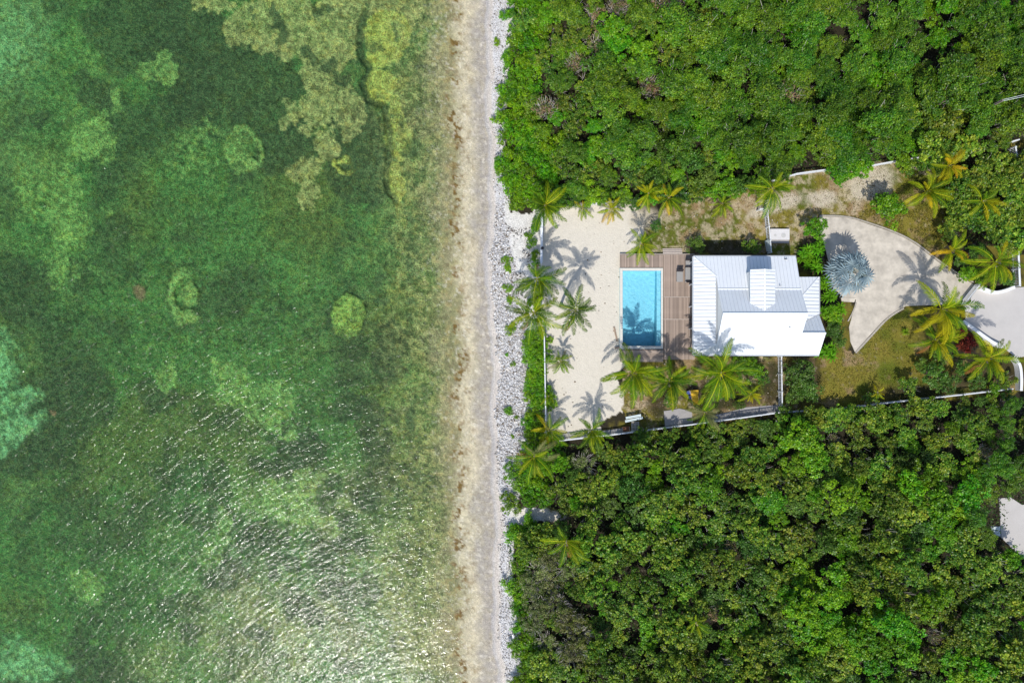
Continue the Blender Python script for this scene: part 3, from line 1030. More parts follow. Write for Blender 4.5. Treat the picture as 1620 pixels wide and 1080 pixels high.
for yy_ in (0.4, 3.6, 6.8):
    window(XG + .06, yy_, 1.6, 2.1, 1.5, 'x', 'glass_door')
for xx_ in (23.2, 26.0, 28.6):
    window(xx_, YS + .43, 1.2, 1.2, 1.75, 'y')
    window(xx_, YN - .43, 1.0, 1.1, 1.75, 'y')
window(XE - .43, 5.0, 1.0, 2.1, 1.4, 'x', 'door')
window(XE - .43, 0.9, 1.2, 1.2, 1.75, 'x')
window(25.8, DY - .17, 1.2, .9, 4.6, 'y')

# ------------------------------------------------------------------ deck and pool
DZ = 0.34


def pz(zx, zy, z):
    px, py = Zm(zx, zy)
    return P(px, py, z)


deck = thing('wooden_deck', 'weathered brown plank deck wrapped around the swimming pool', 'deck', P(1072, 490, 0))


def boards(x0, x1, y0, y1, along, w, z, mats, gap=0.012):
    """planks filling the rectangle, one object each"""
    L = (x1 - x0) if along == 'y' else (y1 - y0)
    n = max(1, round(L / w))
    w = L / n
    ln = (y1 - y0) if along == 'y' else (x1 - x0)
    mb = MB()
    if along == 'y':
        mb.box((0, 0, -.02), (w - gap, ln, .04))
    else:
        mb.box((0, 0, -.02), (ln, w - gap, .04))
    me = mb.mesh('board', mats)
    rp = root_pos(deck)
    for i in range(n):
        if along == 'y':
            c = Vector((x0 + (i + .5) * w, (y0 + y1) / 2, z + random.uniform(-.004, .004)))
        else:
            c = Vector(((x0 + x1) / 2, y0 + (i + .5) * w, z + random.uniform(-.004, .004)))
        link('board', me, deck, c - rp)


a = pz(382, 182, DZ)
b = pz(592, 890, DZ)
y1l, y2l = pz(0, 468, DZ).y, pz(0, 618, DZ).y
X0d, X1d, YT, YBt = a.x, b.x, a.y, b.y
boards(X0d, X1d, y1l + .05, YT, 'y', 0.142, DZ, M_wood)
boards(X0d, X1d, y2l + .04, y1l - .05, 'y', 0.142, DZ, M_wood)
boards(X0d, X1d, YBt, y2l - .04, 'y', 0.142, DZ, M_wood)
c0 = pz(88, 182, DZ)
c1 = pz(380, 268, DZ)
boards(c0.x, X0d - .03, c1.y, YT - .02, 'y', 0.142, DZ, M_wood)
e0 = pz(80, 824, DZ)
e1 = pz(380, 905, DZ)
boards(c0.x, X0d - .03, e1.y, e0.y, 'x', 0.142, DZ, M_woodx)
for (xa, xb, yc) in ((X0d, X1d, y1l), (X0d, X1d, y2l)):
    mb = MB()
    mb.box(((xa + xb) / 2, yc, DZ - .015), (xb - xa, .075, .045))
    mb.build('trim_strip', M_trimwood, deck)
mb = MB()
mb.box(((c0.x + X1d) / 2, YT + .05, DZ - .02), (X1d - c0.x, .07, .05))
mb.build('trim_strip', M_trimwood, deck)
mb = MB()
mb.box(((X0d + X1d) / 2, (YT + YBt) / 2, .12), (X1d - X0d - .1, YT - YBt - .1, .30))
mb.box(((c0.x + X0d) / 2, (c1.y + YT) / 2, .12), (X0d - c0.x - .12, YT - c1.y - .1, .296))
mb.box(((c0.x + X0d) / 2, (e1.y + e0.y) / 2, .12), (X0d - c0.x - .12, e0.y - e1.y - .1, .296))
mb.build('underframe', M_joist, deck)
# steps down from the deck
st = thing('deck_steps', 'short flight of three pale wooden steps off the plank deck', 'steps', pz(440, 160, 0))
for k in range(3):
    p0 = pz(375, 176 - 11 * k, 0)
    p1 = pz(505, 176 - 11 * k, 0)
    h = DZ - 0.05 - 0.09 * k
    mb = MB()
    mb.box(((p0.x + p1.x) / 2, YT + .20 + .20 * k, h - .02), (p1.x - p0.x, .19, .045))
    mb.build('tread', M_trimwood, st)
    mb = MB()
    mb.box(((p0.x + p1.x) / 2, YT + .26 + .20 * k, (h - .045) / 2), (p1.x - p0.x - .06, .05, h - .045))
    mb.build('riser', M_joist, st)

pool = thing('swimming_pool', 'rectangular bright blue swimming pool with cream stone coping', 'pool', P(1015, 488, 0))
q0 = P(POOLX0, POOLY1, .2)
q1 = P(POOLX1, POOLY0, .2)
o0 = P(980.8, 551.8, .36)
o1 = P(1048.8, 423.9, .36)
o1.x = min(o1.x, X0d - .035)
o1.y = min(o1.y, c1.y - .01)
o0.y = max(o0.y, e0.y + .01)
FL, FN = -1.75, -0.9
sh = MB()
sh.add([(q0.x - .1, q0.y - .1, FL - .3), (q1.x + .1, q0.y - .1, FL - .3), (q1.x + .1, q1.y + .1, FL - .3), (q0.x - .1, q1.y + .1, FL - .3),
        (q0.x - .1, q0.y - .1, FL), (q1.x + .1, q0.y - .1, FL), (q1.x + .1, q1.y + .1, FN), (q0.x - .1, q1.y + .1, FN)],
       [(0, 3, 2, 1), (4, 5, 6, 7), (0, 1, 5, 4), (1, 2, 6, 5), (2, 3, 7, 6), (3, 0, 4, 7)])
sh.box((o0.x / 2 + q0.x / 2 + .01, (q0.y + q1.y) / 2, -1.335), (q0.x - o0.x - .02, o1.y - o0.y - .04, 3.33))
sh.box((o1.x / 2 + q1.x / 2 - .01, (q0.y + q1.y) / 2, -1.335), (o1.x - q1.x - .02, o1.y - o0.y - .04, 3.33))
sh.box(((q0.x + q1.x) / 2, o0.y / 2 + q0.y / 2 + .01, -1.34), (q1.x - q0.x, q0.y - o0.y - .02, 3.31))
sh.box(((q0.x + q1.x) / 2, o1.y / 2 + q1.y / 2 - .01, -1.34), (q1.x - q0.x, o1.y - q1.y - .02, 3.31))
sh.build('basin', M_plaster, pool)
bx0 = pz(337, 300, 0).x
mb = MB()
mb.box(((bx0 + q1.x) / 2 + .01, (q0.y + q1.y) / 2, (FL - .12) / 2), (q1.x - bx0, q1.y - q0.y - .004, -.12 - FL))
mb.build('bench', M_plaster, pool)
n = 0
for side in range(4):
    if side < 2:
        x0, x1 = ((o0.x, q0.x + .03), (q1.x - .03, o1.x))[side]
        ya, yb = o0.y, o1.y
    else:
        x0, x1 = q0.x + .035, q1.x - .035
        ya, yb = ((o0.y, q0.y + .03), (q1.y - .03, o1.y))[side - 2]
    L = (yb - ya) if side < 2 else (x1 - x0)
    k = round(L / 0.62)
    mb = MB()
    if side < 2:
        mb.box((0, 0, 0), (x1 - x0, L / k - .008, .05))
    else:
        mb.box((0, 0, 0), (L / k - .008, yb - ya, .05))
    me = mb.mesh('coping_stone', M_coping)
    for i in range(k):
        t = (i + .5) / k
        c = Vector(((x0 + x1) / 2, ya + L * t, .36)) if side < 2 else Vector((x0 + L * t, (ya + yb) / 2, .36))
        link('coping_stone', me, pool, c - root_pos(pool))
mb = MB()
mb.box(((q0.x + q1.x) / 2, (q0.y + q1.y) / 2, (FL + .20) / 2 - .1), (q1.x - q0.x + .04, q1.y - q0.y + .04, .20 - FL + .2))
mb.build('water', M_poolwater, pool)


# ------------------------------------------------------------------ deck furniture
def lounger(zx, zy0, zy1, wz, label, head, foot_bar=False):
    a = pz(zx - wz / 2, zy1, DZ + .3)
    b = pz(zx + wz / 2, zy0, DZ + .3)
    cx, cy = (a.x + b.x) / 2, (a.y + b.y) / 2
    w, l = b.x - a.x, b.y - a.y
    t = thing('deck_lounger', label, 'lounger', (cx, cy, DZ))
    z = DZ + .30
    s = 1 if head == 'n' else -1
    mb = MB()
    mb.box((cx, cy - s * l * .08, z), (w - .08, l * .84, .05))
    mb.build('seat_sling', M_sling, t)
    mb = MB()
    y0, y1 = cy + s * l * .36, cy + s * l * .5
    mb.bar((cx, y0, z + .02), (cx, y1, z + .48), w, .06)
    mb.build('backrest', M_dark, t)
    for sx_ in (-1, 1):
        mb = MB()
        mb.box((cx + sx_ * (w / 2 - .02), cy, z - .01), (.04, l * .96, .05))
        mb.build('side_rail', M_sling if not foot_bar else M_trim, t)
        for sy_ in (-1, 1):
            mb = MB()
            mb.box((cx + sx_ * (w / 2 - .03), cy + sy_ * l * .40, DZ + .14), (.045, .045, .27))
            mb.build('leg', M_dark, t)
    if foot_bar:
        mb = MB()
        mb.box((cx, cy - s * l * .47, z + .12), (w, .12, .30))
        mb.build('footboard', M_dark, t)


lounger(492, 284, 366, 42, 'grey sling deck lounger standing alone between the pool and the other loungers', 'n')
lounger(556, 262, 372, 50, 'longer grey lounger with dark bars at both ends by the white roof', 's', True)
lounger(556, 214, 268, 48, 'short grey deck chair with dark back beside the leafy corner of the house', 'n')


def patio_chair(zx, zy, label):
    c = pz(zx, zy, DZ + .4)
    t = thing('patio_chair', label, 'chair', (c.x, c.y, DZ), None)
    mb = MB()
    mb.box((c.x, c.y, DZ + .42), (.44, .44, .06))
    mb.build('seat', M_sling, t)
    mb = MB()
    mb.bar((c.x - .2, c.y, DZ + .44), (c.x - .3, c.y, DZ + .9), .46, .05)
    mb.build('backrest', M_dark, t)
    for sx_ in (-1, 1):
        mb = MB()
        mb.box((c.x, c.y + sx_ * .23, DZ + .62), (.42, .05, .04))
        mb.build('armrest', M_dark, t)
        for sy_ in (-1, 1):
            mb = MB()
            mb.box((c.x + sy_ * .19, c.y + sx_ * .2, DZ + .2), (.04, .04, .40))
            mb.build('leg', M_dark, t)


patio_chair(572, 634, 'dark patio chair under the white eave, between the potted plant and another chair')
patio_chair(572, 668, 'dark patio chair under the white eave, farthest along from the potted plant')

pp = pz(572, 603, DZ)
t = thing('potted_plant', 'small potted plant with reddish leaves beside the dark patio chairs', 'plant', (pp.x, pp.y, DZ))
mb = MB()
mb.tube([(pp.x, pp.y, DZ), (pp.x, pp.y, DZ + .3), (pp.x, pp.y, DZ + .34)], [.13, .19, .2], 12)
mb.build('pot', M_dark, t)
nl = 60
cc = rng.normal(size=(nl, 3)) * .13 + np.array([0, 0, .5])
v, F, c2 = leaf_block(cc, rng.normal(size=(nl, 3)) * .6 + np.array([0, 0, .7]), rng.uniform(.1, .18, nl), .5,
                      np.array([lin(150, 80, 60), lin(90, 100, 50), lin(170, 110, 90)])[rng.integers(0, 3, nl)])
link('foliage', np_mesh('foliage', v, F, c2, [M_leaf2]), t)

# ------------------------------------------------------------------ driveway, kerbs, apron, neighbour's pavement
DRIVE = [(1296, 343), (1339, 344.7), (1374.6, 355), (1416.6, 370), (1448, 386.7), (1475, 407.7), (1511, 433), (1544, 452),
         (1530, 478), (1490, 482), (1433, 484), (1414.5, 494), (1397.7, 506.5), (1375, 531), (1352.5, 557), (1345, 540), (1343, 517),
         (1349, 495), (1354, 474), (1334, 470), (1318, 455), (1312, 420), (1306, 395), (1298, 370)]


def smooth_px(pts, k=3):
    out = []
    n = len(pts)
    for i in range(n - 1):
        p0, p1, p2, p3 = pts[max(i - 1, 0)], pts[i], pts[i + 1], pts[min(i + 2, n - 1)]
        for j in range(k):
            t = j / k
            out.append(tuple(0.5 * (2 * p1[c] + (-p0[c] + p2[c]) * t + (2 * p0[c] - 5 * p1[c] + 4 * p2[c] - p3[c]) * t * t + (-p0[c] + 3 * p1[c] - 3 * p2[c] + p3[c]) * t ** 3) for c in (0, 1)))
    out.append(pts[-1])
    return out


def flat(name, poly, z0, z1, m):
    mb = MB()
    mb.prism([tuple(P(x, y).xy) for x, y in poly], z0, z1)
    o = mb.build(name, m)
    return tag(o, kind='structure')


flat('driveway', smooth_px(DRIVE[:8], 3) + DRIVE[8:], -.1, .05, M_concrete)
flat('entrance_apron', [(1546, 452), (1562, 460), (1576, 463.5), (1590, 461), (1606, 455), (1640, 452), (1640, 560), (1608, 566),
                        (1590, 552), (1571, 541), (1549, 526), (1527, 508), (1526, 482), (1532, 478)], -.1, .055, M_apron)
flat('road', [(1641, -60), (1760, -60), (1760, 1140), (1641, 1140)], -.1, .058, M_apron)
flat('neighbour_pavement', PAVEMENT, -.1, .05, M_apron)
flat('concrete_pad', [(1050, 650), (1075, 646), (1094, 650), (1096, 668), (1052, 674)], -.1, .06, M_slab)
flat('stepping_slab', [(1330, 470.5), (1353, 471.5), (1351, 478), (1331, 477)], -.1, .09, M_concrete)
flat('gravel_strip', [(1150, 652), (1180, 644), (1234, 640), (1235, 650), (1180, 658), (1110, 667), (1112, 660)], -.1, .03, M_slab)
flat('footing_strip', [(918, 686), (984, 677), (986, 683), (918, 692)], -.1, .05, M_slab)


def kerb(label, pts, w=.16, h=.14):
    pw = [P(x, y) for x, y in pts]
    t = thing('kerb', label, 'kerb', pw[0], 'driveway kerbs')
    # cut the line into kerb stones about a metre long
    segs = []
    acc = [pw[0]]
    for p in pw[1:]:
        while (p - acc[-1]).length > 1.0:
            acc.append(acc[-1] + (p - acc[-1]).normalized() * 0.95)
        if (p - acc[-1]).length > .4:
            acc.append(p)
    for a, b in zip(acc[:-1], acc[1:]):
        mb = MB()
        dv = (b - a).normalized() * .008
        ww = w * random.uniform(.92, 1.08)
        mb.bar((a.x + dv.x, a.y + dv.y, h / 2 - .02), (b.x - dv.x, b.y - dv.y, h / 2 - .02), ww, h + random.uniform(-.01, .01))
        mb.build('kerb_stone', M_kerb, t)


kerb('long curved stone kerb between the driveway and the patchy lawn with the round bush', smooth_px([(1296, 341.5), (1339, 343), (1375, 353), (1417, 368), (1449, 385), (1476, 406), (1512, 431), (1540, 447)], 3))
kerb('stone kerb along the driveway edge of the olive lawn by the cycad', smooth_px([(1353, 558), (1376, 533), (1399, 508), (1415, 495.5), (1434, 485)], 3), .2)
kerb('short curved stone kerb between the silver palm and the house-side flower bed', smooth_px([(1341, 508), (1347, 497), (1352, 485), (1355, 474)], 2), .15)


# ------------------------------------------------------------------ fences, gates, walls
def fence(label, pts, h=1.15, bay=2.3, cap=.13, pick=.16, thin=False, name='picket_fence', cat='fence', group=None):
    pw = [P(x, y, h) for x, y in pts]
    base = Vector((pw[0].x, pw[0].y, gz(*pts[0])))
    t = thing(name, label, cat, base, group)
    for (a, b), (pa, pb) in zip(zip(pw[:-1], pw[1:]), zip(pts[:-1], pts[1:])):
        n = max(1, round((b - a).length / bay))
        for i in range(n):
            p = a.lerp(b, i / n)
            q = a.lerp(b, (i + 1) / n)
            qx = pa[0] + (pb[0] - pa[0]) * i / n
            qy = pa[1] + (pb[1] - pa[1]) * i / n
            z0 = gz(qx, qy) - .05
            mb = MB()
            mb.box((p.x, p.y, (z0 + h + .05) / 2), (.12, .12, h + .05 - z0))
            mb.add([(p.x - .08, p.y - .08, h + .05), (p.x + .08, p.y - .08, h + .05), (p.x + .08, p.y + .08, h + .05), (p.x - .08, p.y + .08, h + .05), (p.x, p.y, h + .13)],
                   [(0, 1, 4), (1, 2, 4), (2, 3, 4), (3, 0, 4), (3, 2, 1, 0)])
            mb.build('post', M_fence, t)
            for zz, nm in ((h - .03, 'top_rail'), (.25, 'bottom_rail')):
                mb = MB()
                mb.bar((p.x, p.y, zz), (q.x, q.y, zz), cap if zz > .5 else .05, .05)
                mb.build(nm, M_fence, t)
            mb = MB()
            m = max(2, int((q - p).length / pick))
            for j in range(m):
                r = p.lerp(q, (j + .5) / m)
                dv = (q - p).normalized()
                mb.bar((r.x - dv.x * .04, r.y - dv.y * .04, (h - .05 + .08) / 2), (r.x + dv.x * .04, r.y + dv.y * .04, (h - .05 + .08) / 2), .025, h - .13)
            o = mb.build('pickets', M_fence, t)
            o['kind'] = 'stuff'
    p = pw[-1]
    mb = MB()
    z0 = gz(*pts[-1]) - .05
    mb.box((p.x, p.y, (z0 + h + .05) / 2), (.12, .12, h + .05 - z0))
    mb.build('post', M_fence, t)
    return t


fence('long thin white fence between the palm-side garden strip and the tangled wood', [(886, 697), (966.6, 688), (1106.7, 670), (1237, 652), (1328, 647.3), (1402, 637.5), (1526, 624), (1602, 615)], cap=.11, h=1.0)
fence('white fence half hidden by trees between the sandy garden and the domed wood', [(893, 326), (955, 320.5), (1060, 308), (1175, 299), (1262, 274.5), (1310, 268), (1378, 262), (1416, 255), (1453, 249.5), (1515, 243), (1560, 235), (1612, 221)], cap=.13, h=1.0)
fence('white fence at the beach end of the sand yard, behind the shrub hedge', [(861, 524), (862.8, 626), (864, 692)], cap=.12)
fence('broad white fence with small dark lamp, at the beach end of the sand yard', [(857, 343), (857, 378), (856.5, 416)], cap=.26, bay=1.6)
fence('short white fence with gap between house wall and white tank slab', [(1214.5, 333), (1217, 358), (1219, 380), (1220.5, 399)], cap=.08, bay=1.8)
fence('short white fence stub ending at the yellow palm by the sandy path', [(1203, 330.5), (1213, 330)], cap=.10, bay=.7)
fence('short straight white fence from house wall down to the long thin fence', [(1236.5, 564), (1237.8, 648)], cap=.11, bay=1.8)
fence('white upright railing beside the yellow palms at the entrance apron', [(1611.5, 398), (1614, 452)], cap=.2, bay=1.6)
fence('thin white fence beside the neighbour gate in the wood', [(1522, 846), (1546, 849), (1568, 851)], cap=.1, bay=1.5)
fence('short white railing post line in the leafy thicket of large round leaves', [(1607, 232), (1611, 256)], cap=.14, bay=.9)
for k, (ya, yb, lab) in enumerate(((158, 147, 'upper of two pale overhead cables above the domed wood'), (160, 152, 'lower of two pale overhead cables above the domed wood'))):
    a, b = P(1586, ya, 5.2), P(1720, yb - 22, 5.6)
    t = thing('overhead_cable', lab, 'cable', (b.x, b.y, 0))
    pts = [a.lerp(b, i / 8) - Vector((0, 0, .25 * math.sin(math.pi * i / 8))) for i in range(9)]
    mb = MB()
    mb.tube(pts, .022, 5)
    mb.build('wire', M_fence, t)
    for q in (a, b):
        mb = MB()
        mb.cyl((q.x, q.y, -.1), .07, q.z + .15, 8)
        mb.build('pole', M_bark, t)

# dark lamp on beach fence
p = P(858, 393, 1.2)
t = thing('fence_lamp', 'small dark lantern on top of the broad white beach fence', 'lamp', (p.x, p.y, 1.15))
mb = MB()
mb.box((p.x, p.y, 1.20), (.20, .20, .05))
mb.build('foot', M_dark, t)
mb = MB()
mb.tube([(p.x, p.y, 1.22), (p.x, p.y, 1.45), (p.x, p.y, 1.52), (p.x, p.y, 1.58)], [.12, .15, .19, .03], 6)
mb.build('lantern_body', M_dark, t)

# leaning translucent panel beside the tank fence
t = thing('leaning_panel', 'pale bluish sheet panel leaning against the short white tank fence', 'panel', P(1214, 388, 0))
a, b, c, e = P(1210, 381, .05), P(1213, 398, .05), P(1219.5, 398, 1.0), P(1218.5, 378, 1.0)
mb = MB()
nrm = (b - a).cross(e - a).normalized() * .02
mb.add([a, b, c, e, a + nrm, b + nrm, c + nrm, e + nrm], [(0, 3, 2, 1), (4, 5, 6, 7), (0, 1, 5, 4), (1, 2, 6, 5), (2, 3, 7, 6), (3, 0, 4, 7)])
mb.build('sheet', M_sheet, t)
mb = MB()
mb.bar(a + Vector((0, 0, .03)), b + Vector((0, 0, .03)), .05, .05)
mb.bar(e, c, .05, .05)
mb.build('edge_frame', M_fence, t)

# tank slab
t = thing('tank_slab', 'white concrete tank slab with two round stained lids beside the fence', 'tank', P(1234, 373, 0))
a, b = P(1218.7, 379.0, .3), P(1249.2, 362, .3)
mb = MB()
mb.box(((a.x + b.x) / 2, (a.y + b.y) / 2, .13), (b.x - a.x, b.y - a.y, .32))
mb.build('slab_block', M_tank, t)
a2 = P(1219.2, 384.5, .2)
mb = MB()
mb.box(((a.x + b.x) / 2 + .02, (a.y + a2.y) / 2, .07), (b.x - a.x - .03, a.y - a2.y - .01, .24))
mb.build('step_block', M_slab, t)
for px, r_ in ((1226.6, .14), (1239.5, .25)):
    q = P(px, 372.5, .3)
    mb = MB()
    mb.cyl((q.x, q.y, .28), r_, .04, 18)
    mb.build('lid', M_lid, t)

# entrance: curved walls and sliding gate
def curved_wall(label, pts, h, w=.24):
    pw = [P(x, y, h) for x, y in smooth_px(pts, 4)]
    t = thing('entrance_wall', label, 'wall', (pw[0].x, pw[0].y, 0))
    L, Rr = [], []
    for i, p in enumerate(pw):
        tv = (pw[min(i + 1, len(pw) - 1)] - pw[max(i - 1, 0)]).normalized()
        nn = Vector((-tv.y, tv.x, 0)) * w / 2
        L.append(p + nn)
        Rr.append(p - nn)
    mb = MB()
    cap = MB()
    for i in range(len(pw) - 1):
        for B, k0, z0, z1 in ((mb, 1.0, -.05, h - .06), (cap, 1.18, h - .06, h)):
            q = []
            for a_ in (L[i], L[i + 1], Rr[i + 1], Rr[i]):
                ctr = (pw[i] if a_ in (L[i], Rr[i]) else pw[i + 1])
                u = ctr + (a_ - ctr) * k0
                q.append((u.x, u.y))
            vv = [(x, y, z0) for x, y in q] + [(x, y, z1) for x, y in q]
            fs = [(0, 1, 2, 3), (7, 6, 5, 4), (1, 0, 4, 5), (3, 2, 6, 7)]
            if i == 0:
                fs.append((0, 3, 7, 4))
            if i == len(pw) - 2:
                fs.append((2, 1, 5, 6))
            B.add(vv, fs)
    mb.build('wall_body', M_white, t)
    cap.build('wall_cap', M_white, t)


curved_wall('curved low white wall beneath the yellow palms at the driveway entrance', [(1550, 451), (1560, 458), (1575, 462.5), (1590, 460), (1606, 454)], .75, .3)
curved_wall('low white wall between red-leaved plants and the entrance apron', [(1524, 508), (1537, 517), (1549, 526), (1560, 534), (1571, 541.5), (1586, 549)], .75, .3)
curved_wall('curved white wall end wrapping behind the big palm at the road', [(1604, 564), (1611, 572), (1615, 582), (1616.5, 600), (1616, 618)], .8, .26)
t = thing('driveway_gate', 'grey ladder-like sliding gate across the driveway entrance', 'gate', P(1540, 464, 0))
a, b = P(1551, 449, 1.0), P(1527, 479, 1.0)
for zz in (.15, .98):
    mb = MB()
    mb.bar((a.x, a.y, zz), (b.x, b.y, zz), .06, .06)
    mb.build('rail', M_fence, t)
mb = MB()
a3, b3 = a + Vector((.42, -.30, 0)), b + Vector((.42, -.30, 0))
mb.bar((a3.x, a3.y, .09), (b3.x, b3.y, .09), .06, .05)
mb.build('guide_rail', M_trim, t)
for i in range(21):
    q = a.lerp(b, i / 20)
    mb = MB()
    mb.box((q.x, q.y, .55), (.045, .045, .85))
    mb.build('bar', M_fence, t)
    q3 = a3.lerp(b3, i / 20)
    mb = MB()
    mb.bar((q.x, q.y, .10), (q3.x, q3.y, .10), .05, .03)
    mb.build('track_bar', M_trim, t)
# neighbour's gate
t = thing('neighbour_gate', 'bluish grey panel gate by the pavement in the wood', 'gate', P(1575, 840, 0))
for i in range(4):
    for j in range(3):
        a = P(1569 + i * 3.3, 833 + j * 5.2, .12)
        b = P(1569 + (i + 1) * 3.3 - .5, 833 + (j + 1) * 5.2 - .5, .12)
        mb = MB()
        mb.box(((a.x + b.x) / 2, (a.y + b.y) / 2, .09), (abs(b.x - a.x), abs(b.y - a.y), .09))
        mb.build('panel', M_sheet, t)
a, b = P(1568, 832, .05), P(1583, 849, .05)
mb = MB()
mb.box(((a.x + b.x) / 2, (a.y + b.y) / 2, .02), (b.x - a.x, a.y - b.y, .05))
mb.build('frame', M_trim, t)

# ------------------------------------------------------------------ odds and ends
# pole on the sand beside the pool
a, b = P(971.8, 517, .35), P(976.5, 540, .05)
t = thing('wooden_plank', 'weathered brown plank lying on the sand beside the pool', 'plank', (b.x, b.y, 0))
mb = MB()
mb.bar((a.x, a.y, .10), (b.x, b.y, .06), .17, .05)
mb.build('board', M_drift, t)
mb = MB()
mb.box((a.x + .08, a.y - .4, .03), (.3, .12, .10), .5)
mb.build('batten', M_drift, t)
p = P(976.5, 550, .25)
t = thing('step_block', 'small dark wooden block at the sand corner of the deck', 'block', (p.x, p.y, 0))
mb = MB()
mb.box((p.x, p.y, .10), (.42, .16, .24), .05)
mb.build('block', M_joist, t)
mb = MB()
mb.box((p.x, p.y, .235), (.46, .2, .03), .05)
mb.build('top_plate', M_drift, t)
# teal pot
p = P(995.6, 578, .5)
t = thing('glazed_pot', 'round teal glazed pot under the tall palm at the pool end', 'pot', (p.x, p.y, 0))
mb = MB()
mb.tube([(p.x, p.y, 0.02), (p.x, p.y, .1), (p.x, p.y, .3), (p.x, p.y, .5), (p.x, p.y, .56), (p.x, p.y, .6)], [.14, .2, .29, .24, .17, .2], 16)
mb.build('pot_body', M_teal, t, True)
mb = MB()
mb.cyl((p.x, p.y, .58), .165, .03, 16)
mb.build('soil', M_joist, t)
# yellow lounger + blue bucket
A, B, Cc, Dd = P(1091.5, 617, .5), P(1103.5, 616.5, .5), P(1106, 639, .4), P(1097, 641, .4)
ctr = (A + B + Cc + Dd) / 4
t = thing('yellow_sunbed', 'yellow cushioned sunbed with pale frame among the palms', 'sunbed', (ctr.x, ctr.y, 0))
mid1, mid2 = A.lerp(Dd, .42), B.lerp(Cc, .42)
for q, h0, h1 in (((A, B, mid2, mid1), .85, .5), ((mid1, mid2, Cc, Dd), .48, .46)):
    mb = MB()
    pts = [(q[0].x, q[0].y, h0), (q[1].x, q[1].y, h0), (q[2].x, q[2].y, h1), (q[3].x, q[3].y, h1)]
    mb.slab(pts, .1)
    mb.build('cushion', M_yellow, t)
for q, e in ((A, Dd), (B, Cc)):
    mb = MB()
    mb.bar((q.x, q.y, .42), (e.x, e.y, .40), .06, .06)
    mb.build('side_rail', M_trimwood, t)
for q in (A, B, Cc, Dd):
    mb = MB()
    mb.box((q.x * .96 + ctr.x * .04, q.y * .96 + ctr.y * .04, .19), (.06, .06, .40))
    mb.build('leg', M_trimwood, t)
for k, (px, py, lab) in enumerate(((1088.6, 621, 'blue plastic bucket beside the head of the yellow sunbed'), (1090.5, 628, 'small blue plastic bucket halfway along the yellow sunbed'))):
    p = P(px, py, .3)
    t = thing('bucket', lab, 'bucket', (p.x, p.y, 0))
    r0 = .2 - .05 * k
    mb = MB()
    mb.tube([(p.x, p.y, .0), (p.x, p.y, .38), (p.x, p.y, .40), (p.x, p.y, .39), (p.x, p.y, .1)], [r0 * .75, r0, r0 + .02, r0 - .02, r0 * .7], 14)
    mb.build('bucket_body', M_blue, t)
    mb = MB()
    mb.tube([(p.x - r0, p.y, .36), (p.x - r0 * .7, p.y + .1, .42), (p.x, p.y + .16, .43), (p.x + r0 * .7, p.y + .1, .42), (p.x + r0, p.y, .36)], .012, 5)
    mb.build('handle', M_trim, t)
# junk by the fence
for k, (y0, y1, lab) in enumerate(((661, 656.5, 'pale metal roofing sheet on the pile by the fence, farther from the pallet'), (666.3, 660.5, 'pale metal roofing sheet on the pile by the fence, nearer the pallet'))):
    a, b = P(990 + k * -1, y0, .5), P(1014 + k * 3, y1, .55)
    t = thing('roofing_sheet', lab, 'metal sheet', (a.x, a.y, 0))
    dv = (b - a).normalized()
    nn = Vector((-dv.y, dv.x, 0))
    for j in range(4):
        mb = MB()
        oo = nn * (.065 * (j - 1.5))
        mb.bar(a + oo + Vector((0, 0, .02 * (j % 2))), b + oo + Vector((0, 0, .02 * (j % 2))), .062, .02)
        mb.build('corrugation', M_sheet, t)
    for f in (.15, .85):
        q = a.lerp(b, f)
        mb = MB()
        mb.box((q.x, q.y, q.z / 2 - .02), (.12, .3, q.z - .03))
        mb.build('prop_block', M_joist, t)
p = P(1005, 674, .2)
t = thing('wooden_pallet', 'pale grey wooden pallet by the white fence under the metal sheets', 'pallet', (p.x, p.y, 0))
for i in range(6):
    mb = MB()
    mb.box((p.x, p.y - .42 + i * .17, .17), (.85, .09, .03))
    mb.build('slat', M_twig, t)
for i in range(3):
    mb = MB()
    mb.box((p.x - .36 + i * .36, p.y, .085), (.09, .95, .13))
    mb.build('runner', M_twig, t)
p = P(990.5, 678.5, .3)
t = thing('crate', 'open rust-brown wooden crate by the fence beside the pallet', 'crate', (p.x, p.y, 0))
rz = R(8)
for sx_, sy_, w, l in ((0, .24, .78, .03), (0, -.24, .78, .03), (.39, 0, .03, .48), (-.39, 0, .03, .48)):
    mb = MB()
    v = Matrix.Rotation(rz, 3, 'Z') @ Vector((sx_, sy_, 0))
    mb.box((p.x + v.x, p.y + v.y, .17), (w, l, .34), rz)
    mb.build('side', M_trimwood if sx_ else M_crate, t)
mb = MB()
mb.box((p.x, p.y, .09), (.74, .44, .14), rz)
mb.build('filling', M_crate, t)
# weathered white planks at the beach edge of the wood
for k, (x0, y0, x1, y1) in enumerate(((811, 1003, 815, 1025), (817, 1014, 820, 1032), (823, 1029, 831, 1030))):
    a, b = P(x0, y0, .45), P(x1, y1, .45)
    o = MB()
    zg = gz(x0, y0)
    t = thing('driftwood_plank', 'bleached white plank lying in the green shrubs above the rubble', 'plank', (a.x, a.y, zg), 'bleached planks in the shrubs')
    mb = MB()
    mb.bar((a.x, a.y, .5), (b.x, b.y, .5), .16, .05)
    mb.build('board', M_white, t)
    for q in (a, b):
        mb = MB()
        mb.box((q.x, q.y, (zg + .45) / 2), (.07, .07, .5 - zg))
        mb.build('stake', M_twig, t)

